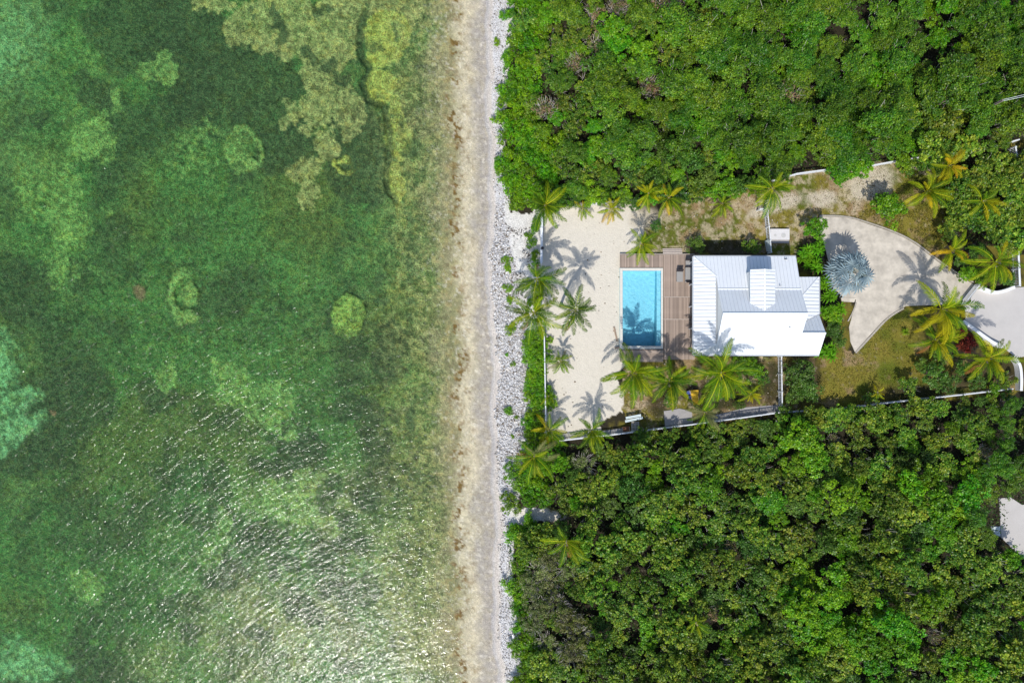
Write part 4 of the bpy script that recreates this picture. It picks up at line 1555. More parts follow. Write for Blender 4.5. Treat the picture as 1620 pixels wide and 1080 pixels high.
# ------------------------------------------------------------------ trees and shrubs
def crown_arrays(seed, Rr, Ht, nl, n, size, asp, cols, flat=0.75, gap=0.3, up=0.55, ncl=70, crad=.34, lob=(.24, .50), spr=.78):
    """leaf clusters set on the lobes of an irregular crown; returns leaf arrays and lobe centres"""
    r = np.random.default_rng(seed)
    ang = r.uniform(0, 6.28) + np.arange(nl) * 2.399 + r.uniform(-.5, .5, nl)
    rad = Rr * spr * np.sqrt((np.arange(nl) + .3) / nl) * r.uniform(.65, 1.25, nl)
    lr = Rr * r.uniform(lob[0], lob[1], nl)
    cz = Ht - lr * flat - 0.45 * rad * r.uniform(.2, 1.3, nl)
    lc = np.stack((np.cos(ang) * rad, np.sin(ang) * rad, np.maximum(cz, .2)), axis=1)
    w = lr ** 2
    ci = r.choice(nl, ncl, p=w / w.sum())
    dr = r.normal(size=(ncl, 3))
    dr[:, 2] = np.abs(dr[:, 2]) - 0.25 * r.random(ncl)
    dr /= np.linalg.norm(dr, axis=1, keepdims=True)
    cc = lc[ci] + dr * (lr[ci] * r.uniform(.55, 1.12, ncl))[:, None] * np.array([1, 1, flat])
    cr = crad * r.uniform(.6, 1.4, ncl)
    ck = r.uniform(.72, 1.22, ncl)
    ch = r.integers(0, len(cols), ncl)
    idx = r.choice(ncl, n, p=cr ** 2 / (cr ** 2).sum())
    q = r.normal(size=(n, 3))
    q /= np.linalg.norm(q, axis=1, keepdims=True)
    q[:, 2] = q[:, 2] * .7 + .15
    pos = cc[idx] + q * (cr[idx] * r.random(n) ** .45)[:, None]
    pos[:, 2] = np.maximum(pos[:, 2], 0.06)
    nr = q * .45 + dr[idx] * .3 + np.array([0, 0, up]) + r.normal(size=(n, 3)) * 0.40
    pick = np.where(r.random(n) < .55, ch[idx], r.integers(0, len(cols), n))
    cl = np.array(cols)[pick] * (ck[idx] * r.uniform(.75, 1.25, n))[:, None]
    sz = size * r.uniform(.65, 1.3, n)
    return pos, nr, sz, cl, lc, lr


def trunk_mesh(seed, Ht, lc, thick, m):
    r = random.Random(seed)
    mb = MB()
    zt = max(.12, Ht * .3)
    top = Vector((r.uniform(-.15, .15), r.uniform(-.15, .15), zt))
    mb.tube([(0, 0, -.15), (top.x * .4, top.y * .4, zt * .5), top], [thick, thick * .85, thick * .7], 7)
    for c in lc:
        e = Vector(c)
        md = top.lerp(e, .5) + Vector((r.uniform(-.1, .1), r.uniform(-.1, .1), .12))
        mb.tube([top - Vector((0, 0, .05)), md, e], [thick * .5, thick * .34, thick * .12], 5)
    return mb.mesh('trunk', m)


def twig_mesh(seed, Rr, Ht, n, m):
    r = random.Random(seed)
    mb = MB()
    for i in range(n):
        a = r.uniform(0, 6.28)
        q = Rr * math.sqrt(r.random())
        e = Vector((math.cos(a) * q, math.sin(a) * q, Ht * r.uniform(.55, 1.0)))
        b = Vector((e.x * r.uniform(.3, .7) + r.uniform(-.2, .2), e.y * r.uniform(.3, .7) + r.uniform(-.2, .2), e.z * r.uniform(.3, .75)))
        mb.tube([b, b.lerp(e, .5) + Vector((r.uniform(-.12, .12), r.uniform(-.12, .12), .05)), e], [.028, .02, .008], 3, cap=False)
    return mb.mesh('bare_twigs', m)


K_ = 1.0
G = lambda *a: lin(*a) * K_
KINDS = {
    # name: (radius, height, lobes, leaves, leaf size, aspect, colours, flat, gap, up, label colour)
    'dome': dict(R=1.8, H=3.6, nl=7, n=4800, size=.145, asp=.6, flat=.95, gap=.32, up=.7, ncl=120, crad=.30, lob=(.34, .56), spr=.62,
                 cols=[G(98, 138, 24), G(80, 126, 22), G(118, 150, 30), G(66, 110, 26)]),
    'grape': dict(R=2.1, H=3.2, nl=10, n=2200, size=.25, asp=.85, flat=.75, gap=.38, up=.55, ncl=90, crad=.33,
                  cols=[G(104, 142, 36), G(132, 160, 42), G(78, 120, 34), G(150, 166, 50), G(90, 130, 30)]),
    'olive': dict(R=2.05, H=3.2, nl=11, n=2300, size=.22, asp=.7, flat=.8, gap=.42, up=.45, ncl=85, crad=.31,
                  cols=[G(98, 136, 34), G(122, 150, 42), G(80, 116, 32), G(142, 158, 50), G(70, 112, 28)]),
    'bright': dict(R=2.05, H=3.8, nl=10, n=2700, size=.22, asp=.75, flat=.7, gap=.34, up=.6, ncl=90, crad=.34,
                   cols=[G(90, 150, 14), G(110, 160, 18), G(72, 132, 16), G(126, 170, 26)]),
    'scaevola': dict(R=1.3, H=1.2, nl=9, n=1500, size=.18, asp=.55, flat=.7, gap=.25, up=.75, ncl=60, crad=.27,
                     cols=[G(112, 162, 12), G(96, 152, 12), G(132, 172, 18), G(80, 136, 16)]),
    'dark': dict(R=1.75, H=2.8, nl=10, n=1900, size=.22, asp=.6, flat=.8, gap=.35, up=.55, ncl=80, crad=.32,
                 cols=[G(74, 112, 34), G(90, 126, 42), G(62, 98, 30), G(106, 138, 50)]),
    'twiggy': dict(R=1.7, H=2.2, nl=9, n=2000, size=.16, asp=.55, flat=.8, gap=.4, up=.5, ncl=60, crad=.30,
                   cols=[G(112, 126, 56), G(132, 138, 76), G(98, 118, 46), G(146, 146, 100)]),
    'dry': dict(R=1.2, H=2.2, nl=7, n=520, size=.16, asp=.6, flat=.8, gap=.4, up=.5, ncl=40, crad=.3,
                cols=[G(150, 122, 90), G(100, 118, 46), G(110, 126, 50), G(160, 136, 104)]),
}
PROTO = {}
for ki, (k, d_) in enumerate(KINDS.items()):
    L = []
    for v_ in range(6):
        pos, nr, sz, cl, lc, lr = crown_arrays(1000 + ki * 50 + v_, d_['R'], d_['H'], d_['nl'], d_['n'], d_['size'], d_['asp'], d_['cols'], d_['flat'], d_['gap'], d_['up'], d_.get('ncl', 70), d_.get('crad', .34), d_.get('lob', (.24, .50)), d_.get('spr', .78))
        v, F, c2 = leaf_block(pos, nr, sz, d_['asp'], cl)
        crown = np_mesh('crown_' + k, v, F, c2, [M_leaf])
        tr = trunk_mesh(ki * 9 + v_, d_['H'], lc, .11 if d_['H'] > 2 else .05, M_bark)
        tw = twig_mesh(ki * 7 + v_, d_['R'] * .95, d_['H'], {'twiggy': 80, 'dry': 110, 'olive': 22, 'grape': 12, 'dome': 10}.get(k, 0), M_twig) if k in ('twiggy', 'dry', 'olive', 'grape', 'dome') else None
        L.append((crown, tr, tw))
    PROTO[k] = L


def plant(kind, px, py, s, label, group, name, cat, hs=None, z0=None):
    d_ = KINDS[kind]
    hs = s if hs is None else hs
    zb = gz(px, py) if z0 is None else z0
    p = P(px, py, zb + d_['H'] * hs * .8)
    t = thing(name, label, cat, (p.x, p.y, zb), group)
    crown, tr, tw = random.choice(PROTO[kind])
    a = random.uniform(0, 6.28)
    sc = (s * random.uniform(.92, 1.1), s * random.uniform(.92, 1.1), hs)
    link('crown', crown, t, rot=(0, 0, a), sc=sc)
    link('trunk', tr, t, rot=(0, 0, a), sc=sc)
    if tw is not None:
        link('bare_twigs', tw, t, rot=(0, 0, a), sc=sc)
    return t


def poisson(polys, dist, x0, x1, y0, y1, seed, tries=9000):
    r = np.random.default_rng(seed)
    cand = np.stack((r.uniform(x0, x1, tries), r.uniform(y0, y1, tries)), axis=1)
    ok = np.zeros(tries, bool)
    for pl in polys:
        ok |= in_poly(cand[:, 0], cand[:, 1], pl)
    cand = cand[ok]
    out = np.zeros((0, 2))
    for c in cand:
        if len(out) == 0 or ((out - c) ** 2).sum(1).min() > dist * dist:
            out = np.vstack((out, c))
    return out


def shrink_ok(x, y, poly, m):
    return all(in_poly(np.array([x + dx]), np.array([y + dy]), poly)[0] for dx, dy in ((m, 0), (-m, 0), (0, m), (0, -m)))


# --- the domed wood (pool-steps side)
WORDS = {
    ('N', 'dome'): ('domed_tree', 'rounded mid-green tree in the wood behind the fence near the white tank slab', 'tree'),
    ('N', 'bright'): ('leafy_tree', 'fresh bright green tree standing out in the domed wood near the tank slab', 'tree'),
    ('N', 'grape'): ('sea_grape', 'big-leaved yellowish tree at the fence edge of the domed wood, near yellow palms', 'tree'),
    ('N', 'dark'): ('glossy_shrub', 'dark green glossy shrub overhanging the white fence by the sand yard', 'shrub'),
    ('N', 'olive'): ('olive_shrub', 'loose olive shrub in the thin brownish part of the domed wood', 'shrub'),
    ('N', 'dry'): ('bare_shrub', 'leafless brown twiggy shrub among the green crowns of the domed wood', 'shrub'),
    ('N', 'scaevola'): ('beach_shrub', 'low bright green beach shrub between rubble and the domed wood', 'shrub'),
    ('S', 'scaevola'): ('beach_shrub', 'low bright green beach shrub between rubble and the tangled wood', 'shrub'),
    ('S', 'olive'): ('olive_tree', 'dull olive-green tree in the tangled wood behind the long thin fence', 'tree'),
    ('S', 'grape'): ('sea_grape', 'round-leaved green tree in the tangled wood behind the long thin fence', 'tree'),
    ('S', 'bright'): ('leafy_tree', 'vivid green leafy tree standing out in the tangled wood', 'tree'),
    ('S', 'dark'): ('dark_tree', 'deep green tree in the tangled wood behind the long thin fence', 'tree'),
    ('S', 'dome'): ('soft_tree', 'soft fine-leaved green tree around the pavement in the tangled wood', 'tree'),
    ('S', 'twiggy'): ('grey_bush', 'half-bare grey twiggy bush behind the beach shrubs of the tangled wood', 'shrub'),
    ('S', 'dry'): ('bare_shrub', 'leafless tangle of pale branches in the tangled wood', 'shrub'),
    ('E', 'grape'): ('sea_grape', 'big round-leaved sea grape in the thicket between yellow palms and the road', 'shrub'),
}


LMARK = {
    'N': [(800, 60, 'by the isolated plant on the rubble'), (800, 190, 'facing the bare rubble of the domed wood'), (820, 310, 'above the white sand patch at the broad fence'),
          (930, 300, 'along the fence of the sand yard'), (1050, 285, 'above the yellow palms at the sandy lawn'), (1150, 280, 'behind the fence opposite the house'),
          (1240, 260, 'behind the spreading palm near the tank slab'), (1320, 250, 'at the bare sandy gap in the fence'), (1400, 230, 'behind the round lawn bush'),
          (1480, 215, 'behind the orange-tipped palm'), (1580, 190, 'below the overhead cables'), (1580, 120, 'above the overhead cables'),
          (960, 40, 'in the brownish twiggy clearing'), (1030, 150, 'beside the second brown clearing'), (890, 165, 'beside the little brown hollow'),
          (1250, 135, 'around the lone bare shrub in the domed wood'), (1130, 60, 'deep in the domed wood past the brown clearings'), (1380, 110, 'deep in the domed wood past the lone bare shrub'), (1450, 30, 'far inside the domed wood, towards the cables')],
    'S': [(815, 780, 'between rubble and the broad leaning palm'), (850, 830, 'along the sandy path'), (900, 860, 'around the lone palm'), (815, 900, 'facing the rubble past the sandy path'),
          (815, 1030, 'around the bleached planks'), (890, 980, 'among the grey half-bare bushes'), (960, 720, 'behind the upright palm at the fence'), (1010, 705, 'behind the pallet and crate'),
          (1075, 700, 'behind the concrete pad'), (1150, 690, 'behind the gravel strip fence'), (1250, 690, 'behind the fence corner'), (1340, 680, 'behind the olive lawn fence'),
          (1450, 660, 'behind the shaded shrubs'), (1560, 650, 'behind the big entrance palm'), (1580, 770, 'fringing the pavement'), (1550, 870, 'around the panel gate'),
          (1130, 965, 'around the pale branch tangle'), (1100, 1000, 'around the lost small palm'), (1000, 800, 'past the lone palm toward the pad'), (1010, 920, 'past the grey bushes, inland'),
          (1160, 830, 'well inside the tangled wood, past the pad'), (1270, 800, 'well inside the tangled wood, past the fence corner'), (1400, 760, 'well inside the tangled wood, past the lawn'),
          (1300, 950, 'in the vivid green heart of the tangled wood'), (1420, 900, 'inland of the vivid heart, toward the gate'), (1500, 1020, 'past the panel gate, deep in the wood'), (1000, 1050, 'far inside, past the grey bushes')],
    'E': [(1520, 290, 'beside the orange-tipped palm'), (1520, 360, 'beside the short golden palm'), (1560, 310, 'around the thicket palm'), (1600, 380, 'behind the curved entrance wall palm'), (1600, 260, 'beside the short railing')],
}


PLACED = []


def wood_plant(zone, kind, x, y, s, hs=None):
    PLACED.append((x, y, KINDS[kind]['R'] * s / MPP))
    nm, lab, cat = WORDS[(zone, kind)]
    hv = KINDS[kind]['H'] * (s if hs is None else hs)
    if kind in ('scaevola', 'dry', 'twiggy'):
        adj = 'small' if s < .8 else 'broad'
    else:
        adj = ('low' if hv < 2.4 else 'tall' if hv > 3.3 else 'middling') + (' narrow' if s < .8 else ' wide' if s > .98 else '')
    lm = min(LMARK[zone], key=lambda q: math.hypot(q[0] - x, q[1] - y))[2]
    lab = adj + ' ' + lab.split(' in the ')[0].split(' at the ')[0].split(' among ')[0].split(' behind ')[0].split(' between ')[0].split(' standing ')[0].split(' overhanging')[0].split(' around ')[0] + ', ' + lm
    grp = {'N': 'plants of the domed wood', 'S': 'plants of the tangled wood', 'E': 'plants of the roadside thicket'}[zone]
    plant(kind, x, y, s, lab, 'look-alikes: ' + lab, nm, cat, hs)


DRY_N = [(960, 20, 30), (1040, 10, 30), (935, 60, 22), (880, 170, 26), (905, 160, 20), (1075, 105, 24), (1025, 145, 30), (1250, 140, 26), (1120, 110, 14), (1000, 170, 16), (910, 90, 16)]
pts = poisson([NORTH_WOOD], 30, 770, 1660, -40, 340, 5)
for x, y in pts:
    x, y = float(x), float(y)
    if not shrink_ok(x, y, NORTH_WOOD, 6):
        continue
    ex = x - float(interp(EDGE, y))
    u = random.random()
    if ex < 60 or (x < 870 and y > 215):
        continue
    if any(math.hypot(x - a, y - b) < r_ * .75 for a, b, r_ in DRY_N):
        k, s = 'dry', random.uniform(1.1, 1.45)
    elif 1430 < x < 1550 and y > 165:
        k, s = 'grape', random.uniform(.75, .95)
    elif 985 < x < 1175 and y > 235 and u < .75:
        k, s = 'dark', random.uniform(.8, 1.0)
    elif x < 1130 and u < .22:
        k, s = 'olive', random.uniform(.75, .95)
    elif u > (.86 if x > 1150 else .72):
        k, s = 'bright', random.uniform(.6, .85)
    else:
        k, s = 'dome', random.uniform(.85, 1.4)
    if y > 250 or ex < 110:
        s *= .82
    wood_plant('N', k, x, y, s, s * random.uniform(.6, 1.3))
# beach shrubs of both woods
pts = poisson([NORTH_WOOD], 15, 770, 900, -40, 345, 6)
for x, y in pts:
    x, y = float(x), float(y)
    ex = x - float(interp(EDGE, y))
    if (ex < 66 or (x < 890 and y > 215)) and shrink_ok(x, y, NORTH_WOOD, 4.5):
        wood_plant('N', 'scaevola', x, y, random.uniform(.66, .95), random.uniform(.8, 1.3))
pts = poisson([SOUTH_WOOD], 15, 795, 900, 640, 1120, 8)
for x, y in pts:
    x, y = float(x), float(y)
    ex = x - float(interp(EDGE, y))
    lim = 40 if y > 820 else 62
    if ex < lim and shrink_ok(x, y, SOUTH_WOOD, 4.5):
        wood_plant('S', 'scaevola', x, y, random.uniform(.66, .95), random.uniform(.8, 1.2))
# --- the tangled wood
BR = [(1265, 690, 24), (1240, 735, 28), (1275, 740, 22), (1340, 770, 30), (1480, 750, 20), (1500, 810, 48), (1290, 930, 40), (1450, 770, 16), (1395, 1010, 55), (1310, 1000, 35), (1210, 810, 24), (1110, 790, 16), (1100, 920, 18), (1480, 960, 22), (1530, 1060, 34), (1330, 860, 20)]
GR = [(870, 920, 40), (890, 970, 40), (900, 1010, 34), (860, 1000, 30), (880, 880, 26), (920, 725, 26)]
DR = [(1130, 965, 22), (1220, 900, 18), (1320, 690, 14), (1160, 850, 14), (1490, 1020, 20), (1250, 655, 12), (1460, 905, 16), (1560, 720, 14)]
pts = poisson([SOUTH_WOOD], 27, 795, 1660, 640, 1120, 9)
for x, y in pts:
    x, y = float(x), float(y)
    ex = x - float(interp(EDGE, y))
    if ex < (30 if y > 820 else 52) or not shrink_ok(x, y, SOUTH_WOOD, 9):
        continue
    if in_poly(np.array([x]), np.array([y]), [(1566, 775), (1760, 775), (1760, 895), (1600, 882), (1566, 856)])[0]:
        continue
    u = random.random()
    if any(math.hypot(x - a, y - b) < r_ for a, b, r_ in BR):
        k, s = 'bright', random.uniform(.75, 1.0)
    elif any(math.hypot(x - a, y - b) < r_ for a, b, r_ in GR):
        k, s = 'twiggy', random.uniform(1.05, 1.3)
    elif any(math.hypot(x - a, y - b) < r_ for a, b, r_ in DR):
        k, s = 'dry', random.uniform(.8, 1.1)
    elif x > 1545 and (y < 880):
        k, s = 'dome', random.uniform(.75, 1.0)
    elif u < .42:
        k, s = 'olive', random.uniform(.72, 1.05)
    elif u < .78:
        k, s = 'grape', random.uniform(.72, 1.0)
    elif u < .9:
        k, s = 'dark', random.uniform(.8, 1.05)
    else:
        k, s = 'bright', random.uniform(.5, .7)
    if y < 720:
        s *= .8
    if x < 1000:
        s *= .8
    wood_plant('S', k, x, y, s, s * random.uniform(.65, 1.5))
pts = poisson([EAST_WOOD], 22, 1480, 1660, 225, 420, 10)
for x, y in pts:
    if shrink_ok(float(x), float(y), EAST_WOOD, 8) and x < 1650:
        wood_plant('E', 'grape', float(x), float(y), random.uniform(.62, .85), random.uniform(.6, .9))

# close the wider holes that chance left in the two canopies
for zone, poly, box, keep, seed in (('N', NORTH_WOOD, (800, 1650, -35, 330), 1.0, 51), ('S', SOUTH_WOOD, (810, 1650, 650, 1115), .35, 52)):
    cand = poisson([poly], 14, box[0], box[1], box[2], box[3], seed, 12000)
    for x, y in cand:
        x, y = float(x), float(y)
        if not shrink_ok(x, y, poly, 8) or x - float(interp(EDGE, y)) < 16:
            continue
        if in_poly(np.array([x]), np.array([y]), [(1566, 775), (1760, 775), (1760, 895), (1600, 882), (1566, 856)])[0]:
            continue
        A_ = np.array(PLACED)
        if (np.hypot(A_[:, 0] - x, A_[:, 1] - y) / A_[:, 2]).min() > .86 and random.random() < (keep if x < 1130 else .3):
            s = random.uniform(.5, .72)
            wood_plant(zone, random.choice(['olive', 'bright', 'olive'] if zone == 'N' else ['olive', 'grape', 'dark']), x, y, s, s * random.uniform(.7, 1.0))
SPILL = [(905, 318, 'dark'), (935, 314, 'dark'), (985, 316, 'dark'), (1005, 318, 'dark'), (1040, 303, 'dark'), (1070, 304, 'dark'), (1085, 312, 'dark'), (1105, 309, 'dark'), (1125, 304, 'bright'), (1150, 303, 'dark'),
         (1165, 300, 'bright'), (1190, 292, 'bright'), (1210, 284, 'dome'), (1240, 281, 'bright'), (1322, 268, 'bright'), (1340, 272, 'bright'), (1352, 266, 'bright'), (1368, 262, 'bright'), (1330, 282, 'bright'), (1428, 256, 'bright'), (1440, 262, 'grape'),
         (1465, 256, 'grape'), (1482, 262, 'grape'), (1500, 250, 'grape'), (1525, 240, 'grape'), (1470, 240, 'grape'), (1570, 232, 'dome'), (1590, 226, 'dome'), (955, 312, 'bright')]
for x, y, k in SPILL:
    s = random.uniform(.42, .6)
    wood_plant('N', k, x, y, s, s * random.uniform(.9, 1.2))

for i in range(24):
    x = 1010 + i * 25.5 + random.uniform(-8, 8)
    y = float(np.interp(x, [1010, 1106, 1237, 1328, 1402, 1526, 1640], [688, 677, 660, 655, 645, 632, 620])) + random.uniform(3, 14)
    s = random.uniform(.4, .62)
    wood_plant('S', random.choice(['olive', 'grape', 'olive', 'dark']), x, y, s, s * random.uniform(.8, 1.2))

# undergrowth: low leaves filling the floor of the woods
def undergrowth(name, poly, n, x0, x1, y0, y1, label, cols, hmax):
    x, y = scatter_px(n, x0, x1, y0, y1, lambda u, v: in_poly(u, v, poly) & ~in_poly(u, v, PAVEMENT) & (u - interp(EDGE, v) > 4) & (fbm(u, v, 30, 3, 77, .6) > .36))
    z = height(x, y) + rng.random(len(x)) ** 1.6 * hmax
    c = np.stack(((x - 810) * MPP, (540 - y) * MPP, z + .05), axis=1)
    cl = np.array(cols)[rng.integers(0, len(cols), len(x))] * rng.uniform(.6, 1.1, (len(x), 1))
    v, F, c2 = leaf_block(c, rng.normal(size=(len(x), 3)) * .5 + np.array([0, 0, .8]), rng.uniform(.14, .3, len(x)), .65, cl)
    o = link(name, np_mesh(name, v, F, c2, [M_leaf2]))
    tag(o, label, 'undergrowth', kind='stuff')


UC = [lin(62, 98, 28), lin(80, 112, 34), lin(54, 84, 28), lin(92, 104, 44), lin(84, 76, 48)]
undergrowth('undergrowth', NORTH_WOOD, 60000, 790, 1900, -250, 330, 'low tangled undergrowth on the floor of the domed wood', UC, 1.5)
undergrowth('undergrowth', SOUTH_WOOD, 80000, 800, 1900, 640, 1350, 'low tangled undergrowth on the floor of the tangled wood', UC, 1.6)
undergrowth('undergrowth', EAST_WOOD, 12000, 1490, 1800, 200, 420, 'low leafy undergrowth in the thicket of big round leaves', UC, .8)

# --- garden shrubs, each with its own place
HEDGE = []
for (x0, x1, y0, y1, n) in ((838, 868, 538, 638, 22), (837, 856, 655, 690, 9)):
    pts = poisson([[(x0, y0), (x1, y0), (x1 + 4, y1), (x0, y1)]], 9.5, x0, x1 + 4, y0, y1, 40 + n)
    HEDGE += [(float(a), float(b)) for a, b in pts if not (a > 856 and (abs(b - 550) < 9 or abs(b - 575) < 7 or abs(b - 598) < 8))]
for x, y in HEDGE:
    plant('scaevola', x, y, random.uniform(.58, .76), 'bright green shrub of the clipped hedge along the white beach fence', 'hedge shrubs along the beach fence', 'hedge_shrub', 'shrub', random.uniform(.7, .95))
for x, y, s in ((846, 362, .45), (842, 385, .42), (846, 402, .5), (852, 352, .5), (838, 372, .38), (848, 415, .4), (850, 470, .4), (838, 478, .4), (852, 525, .45), (842, 530, .4)):
    plant('scaevola', x, y, s, 'small green shrub squeezed beneath the palms at the broad beach fence', 'shrubs under the beach palms', 'fence_shrub', 'shrub', s * 1.4)
for x, y, s, lab in ((802, 410, .42, 'sprawling green beach plant on rubble opposite the dark fence lamp'), (803, 424, .40, 'sprawling green beach plant on rubble beside another, opposite the fence lamp'),
                     (804, 455, .42, 'yellow-green beach plant on rubble by the twin palms, upper of a trailing pair'), (806, 474, .36, 'yellow-green beach plant on rubble by the twin palms, lower of a trailing pair'),
                     (809, 521, .50, 'round yellow-green beach plant on the rubble by the hedge start'), (812, 575, .24, 'tiny sparse green plant on the rubble opposite the little palm'),
                     (802, 561, .2, 'very tiny green sprig on the rubble edge'), (805, 650, .46, 'fan-like green beach plant on rubble opposite the hedge gap'),
                     (817, 660, .2, 'thin trailing green sprig beside the fan-like beach plant'), (811, 690, .2, 'faint green sprig on rubble near the leaning beach palm'),
                     (786, 66, .42, 'isolated dull green plant on the white rubble beside the domed wood')):
    plant('scaevola', x, y, s, lab, None, 'beach_plant', 'plant', s * .8)
for k, x, y, s, lab in (('bright', 1409, 331, .92, 'round bright green bush on the patchy lawn beside the curved kerb'),
                        ('dark', 1396, 318, .6, 'dark bushy growth tucked behind the round bright lawn bush'),
                        ('bright', 1290, 363, .68, 'leafy green shrub between tank slab and driveway'),
                        ('dark', 1102, 388, .55, 'dark green shrub at the deck corner of the house'),
                        ('olive', 1190, 388, .5, 'drab shrub in the shade behind the house wall'),
                        ('dark', 1265, 590, .95, 'large dark green shrub beyond the short straight fence'),
                        ('dark', 1282, 612, .85, 'dark green shrub at the edge of the olive lawn, beyond the short fence'),
                        ('dark', 1258, 625, .7, 'dark low shrub at the corner of the two white fences'),
                        ('bright', 1175, 572, .62, 'green shrub against the house wall, beside the tallest house palm'),
                        ('bright', 1192, 585, .62, 'green shrub spreading from the house wall toward the short fence'),
                        ('dark', 1160, 600, .55, 'low green shrub under the tallest house palm'),
                        ('dark', 1322, 520, .62, 'blue-green bushy shrub along the driveway tip'),
                        ('dark', 1330, 540, .5, 'small blue-green shrub at the driveway tip'),
                        ('bright', 1318, 500, .45, 'small yellow-green shrub beside the short curved kerb'),
                        ('dark', 1478, 592, .8, 'shaded dark shrub beside the olive lawn under the big palms'),
                        ('dark', 1500, 606, .7, 'shaded dark shrub near the long thin fence below the big palm'),
                        ('olive', 1440, 610, .62, 'sparse shrub throwing shade on the olive lawn'),
                        ('olive', 1378, 632, .55, 'ragged shrub at the long thin fence by the olive lawn'),
                        ('bright', 1531, 433, .5, 'small green shrub below the yellow palm at the gate'),
                        ('bright', 1545, 436, .45, 'small green shrub beside the sliding gate post'),
                        ('dark', 1495, 560, .6, 'dark shrub beneath the big cluster of palms'),
                        ('bright', 1270, 695, 1.05, 'tall vivid green tree spilling over near the fence corner'),
                        ('olive', 1240, 650, .5, 'lone leafy sapling poking over the fence corner'),
                        ('bright', 1572, 617, .42, 'small bright sapling at the far end of the long thin fence'),
                        ('dark', 1545, 600, .62, 'dark shrub behind the long thin fence end, under the big entrance palm'),
                        ('olive', 1592, 602, .55, 'drab shrub tucked inside the curved wall end'),
                        ('dark', 1522, 584, .55, 'dark shrub between the red plants and the long thin fence'),
                        ('dark', 1458, 578, .5, 'dark shrub at the lawn edge below the yellow-green palm'),
                        ('dark', 1519, 414, .5, 'dark green shrub below the short golden palm'),
                        ('bright', 1560, 441, .5, 'green shrub inside the curved entrance wall, nearer the gate'),
                        ('dark', 1596, 440, .55, 'dark shrub inside the curved entrance wall, nearer the railing'),
                        ('dark', 1545, 398, .6, 'dark shrub between the golden palm and the entrance palm'),
                        ('grape', 1596, 392, .55, 'big-leaved shrub behind the entrance palm by the railing'),
                        ('olive', 1062, 632, .4, 'low scrubby shrub beside the concrete pad'),
                        ('dark', 1150, 622, .45, 'low dark shrub below the tallest house palm'),
                        ('dark', 1170, 640, .4, 'low dark shrub by the gravel strip'),
                        ('olive', 1208, 600, .42, 'dry-looking low shrub beside the short straight fence'),
                        ('dark', 1038, 358, .4, 'small dark shrub behind the yellow-green palm at the deck steps')):
    plant(k, x, y, s, lab, None, 'garden_shrub' if s < 1 else 'leafy_tree', 'shrub' if s < 1 else 'tree', s)
for x, y, s, lab in ((1352, 655, .55, 'yellowing shrub by the long thin fence gap near the olive lawn'), (1300, 660, .6, 'yellow-green shrub crowding the long thin fence')):
    plant('grape', x, y, s, lab, None, 'garden_shrub', 'shrub', s)


# ------------------------------------------------------------------ palms
def frond_mesh(e0, droop, L, leafc, ribc, seed, npair=30, ragged=0.04, hang=.45, bend=0.0):
    """one feather leaf lying along +X"""
    r = random.Random(seed)
    V, F, Cc, Mi = [], [], [], []
    n = 9
    pos = Vector((0, 0, 0))
    pts, dirs = [], []
    for i in range(n + 1):
        s = i / n
        e = R(e0 - droop * s ** 1.25)
        yw = bend * s * s
        dv = Vector((math.cos(e) * math.cos(yw), math.cos(e) * math.sin(yw), math.sin(e)))
        pts.append(pos.copy())
        dirs.append(dv)
        pos = pos + dv * L / n

    def at(s):
        f = s * n
        i = min(int(f), n - 1)
        return pts[i].lerp(pts[i + 1], f - i), dirs[i].lerp(dirs[i + 1], f - i).normalized()
    # midrib: flat three-sided bar
    for i in range(n + 1):
        w = .042 * (1 - .8 * i / n) * L / 3.5
        up = (Vector((0, 0, 1)) - dirs[i] * dirs[i].z).normalized()
        for q in (pts[i] + Vector((0, w, 0)) + up * .03, pts[i] - Vector((0, w, 0)) + up * .03, pts[i] - up * w):
            V.append(q)
            Cc.append(ribc)
    for i in range(n):
        for k in range(3):
            a, b = i * 3 + k, i * 3 + (k + 1) % 3
            F.append((a, b, b + 3, a + 3))
            Mi.append(0)
    for side in (-1, 1):
        for j in range(npair):
            s = .16 + .83 * (j + .5 + r.uniform(-.2, .2)) / npair
            if r.random() < ragged:
                continue
            p, dv = at(s)
            ll = L * .215 * (math.sin(math.pi * (.12 + .80 * s)) ** .7) * r.uniform(.85, 1.1)
            a = R(62 - 34 * s + r.uniform(-5, 5))
            lat = Vector((0, 0, 1)).cross(dv).normalized() * side
            up = dv.cross(lat).normalized() * side
            ld = (dv * math.cos(a) + lat * math.sin(a) + up * .12).normalized()
            w = .088 * L / 3.5 * r.uniform(.8, 1.2)
            p1 = p + ld * ll * .5
            ld2 = (ld + Vector((0, 0, -1)) * (hang + .25 * r.random())).normalized()
            p2 = p1 + ld2 * ll * .5
            wv = dv * w * .5
            b = len(V)
            for q in (p - wv * .6, p + wv * .6, p1 + wv, p1 - wv, p2):
                V.append(q)
            k = r.uniform(.75, 1.2)
            tip = 1.0 + .25 * s
            for q in range(5):
                Cc.append([leafc[0] * k * tip, leafc[1] * k * (1 + .08 * s), leafc[2] * k])
            F.append((b, b + 1, b + 2, b + 3))
            F.append((b + 3, b + 2, b + 4, b + 4))
    return V, F, Cc


def mk_frond(*a, **k):
    V, F, Cc = frond_mesh(*a, **k)
    me = bpy.data.meshes.new('frond')
    me.from_pydata([tuple(v) for v in V], [], [tuple(dict.fromkeys(f)) for f in F])
    at = me.color_attributes.new('Col', 'FLOAT_COLOR', 'POINT')
    at.data.foreach_set('color', np.concatenate((np.array(Cc, dtype=np.float32).reshape(-1, 3), np.ones((len(Cc), 1), np.float32)), axis=1).ravel())
    me.materials.append(M_palm)
    me.update()
    return me


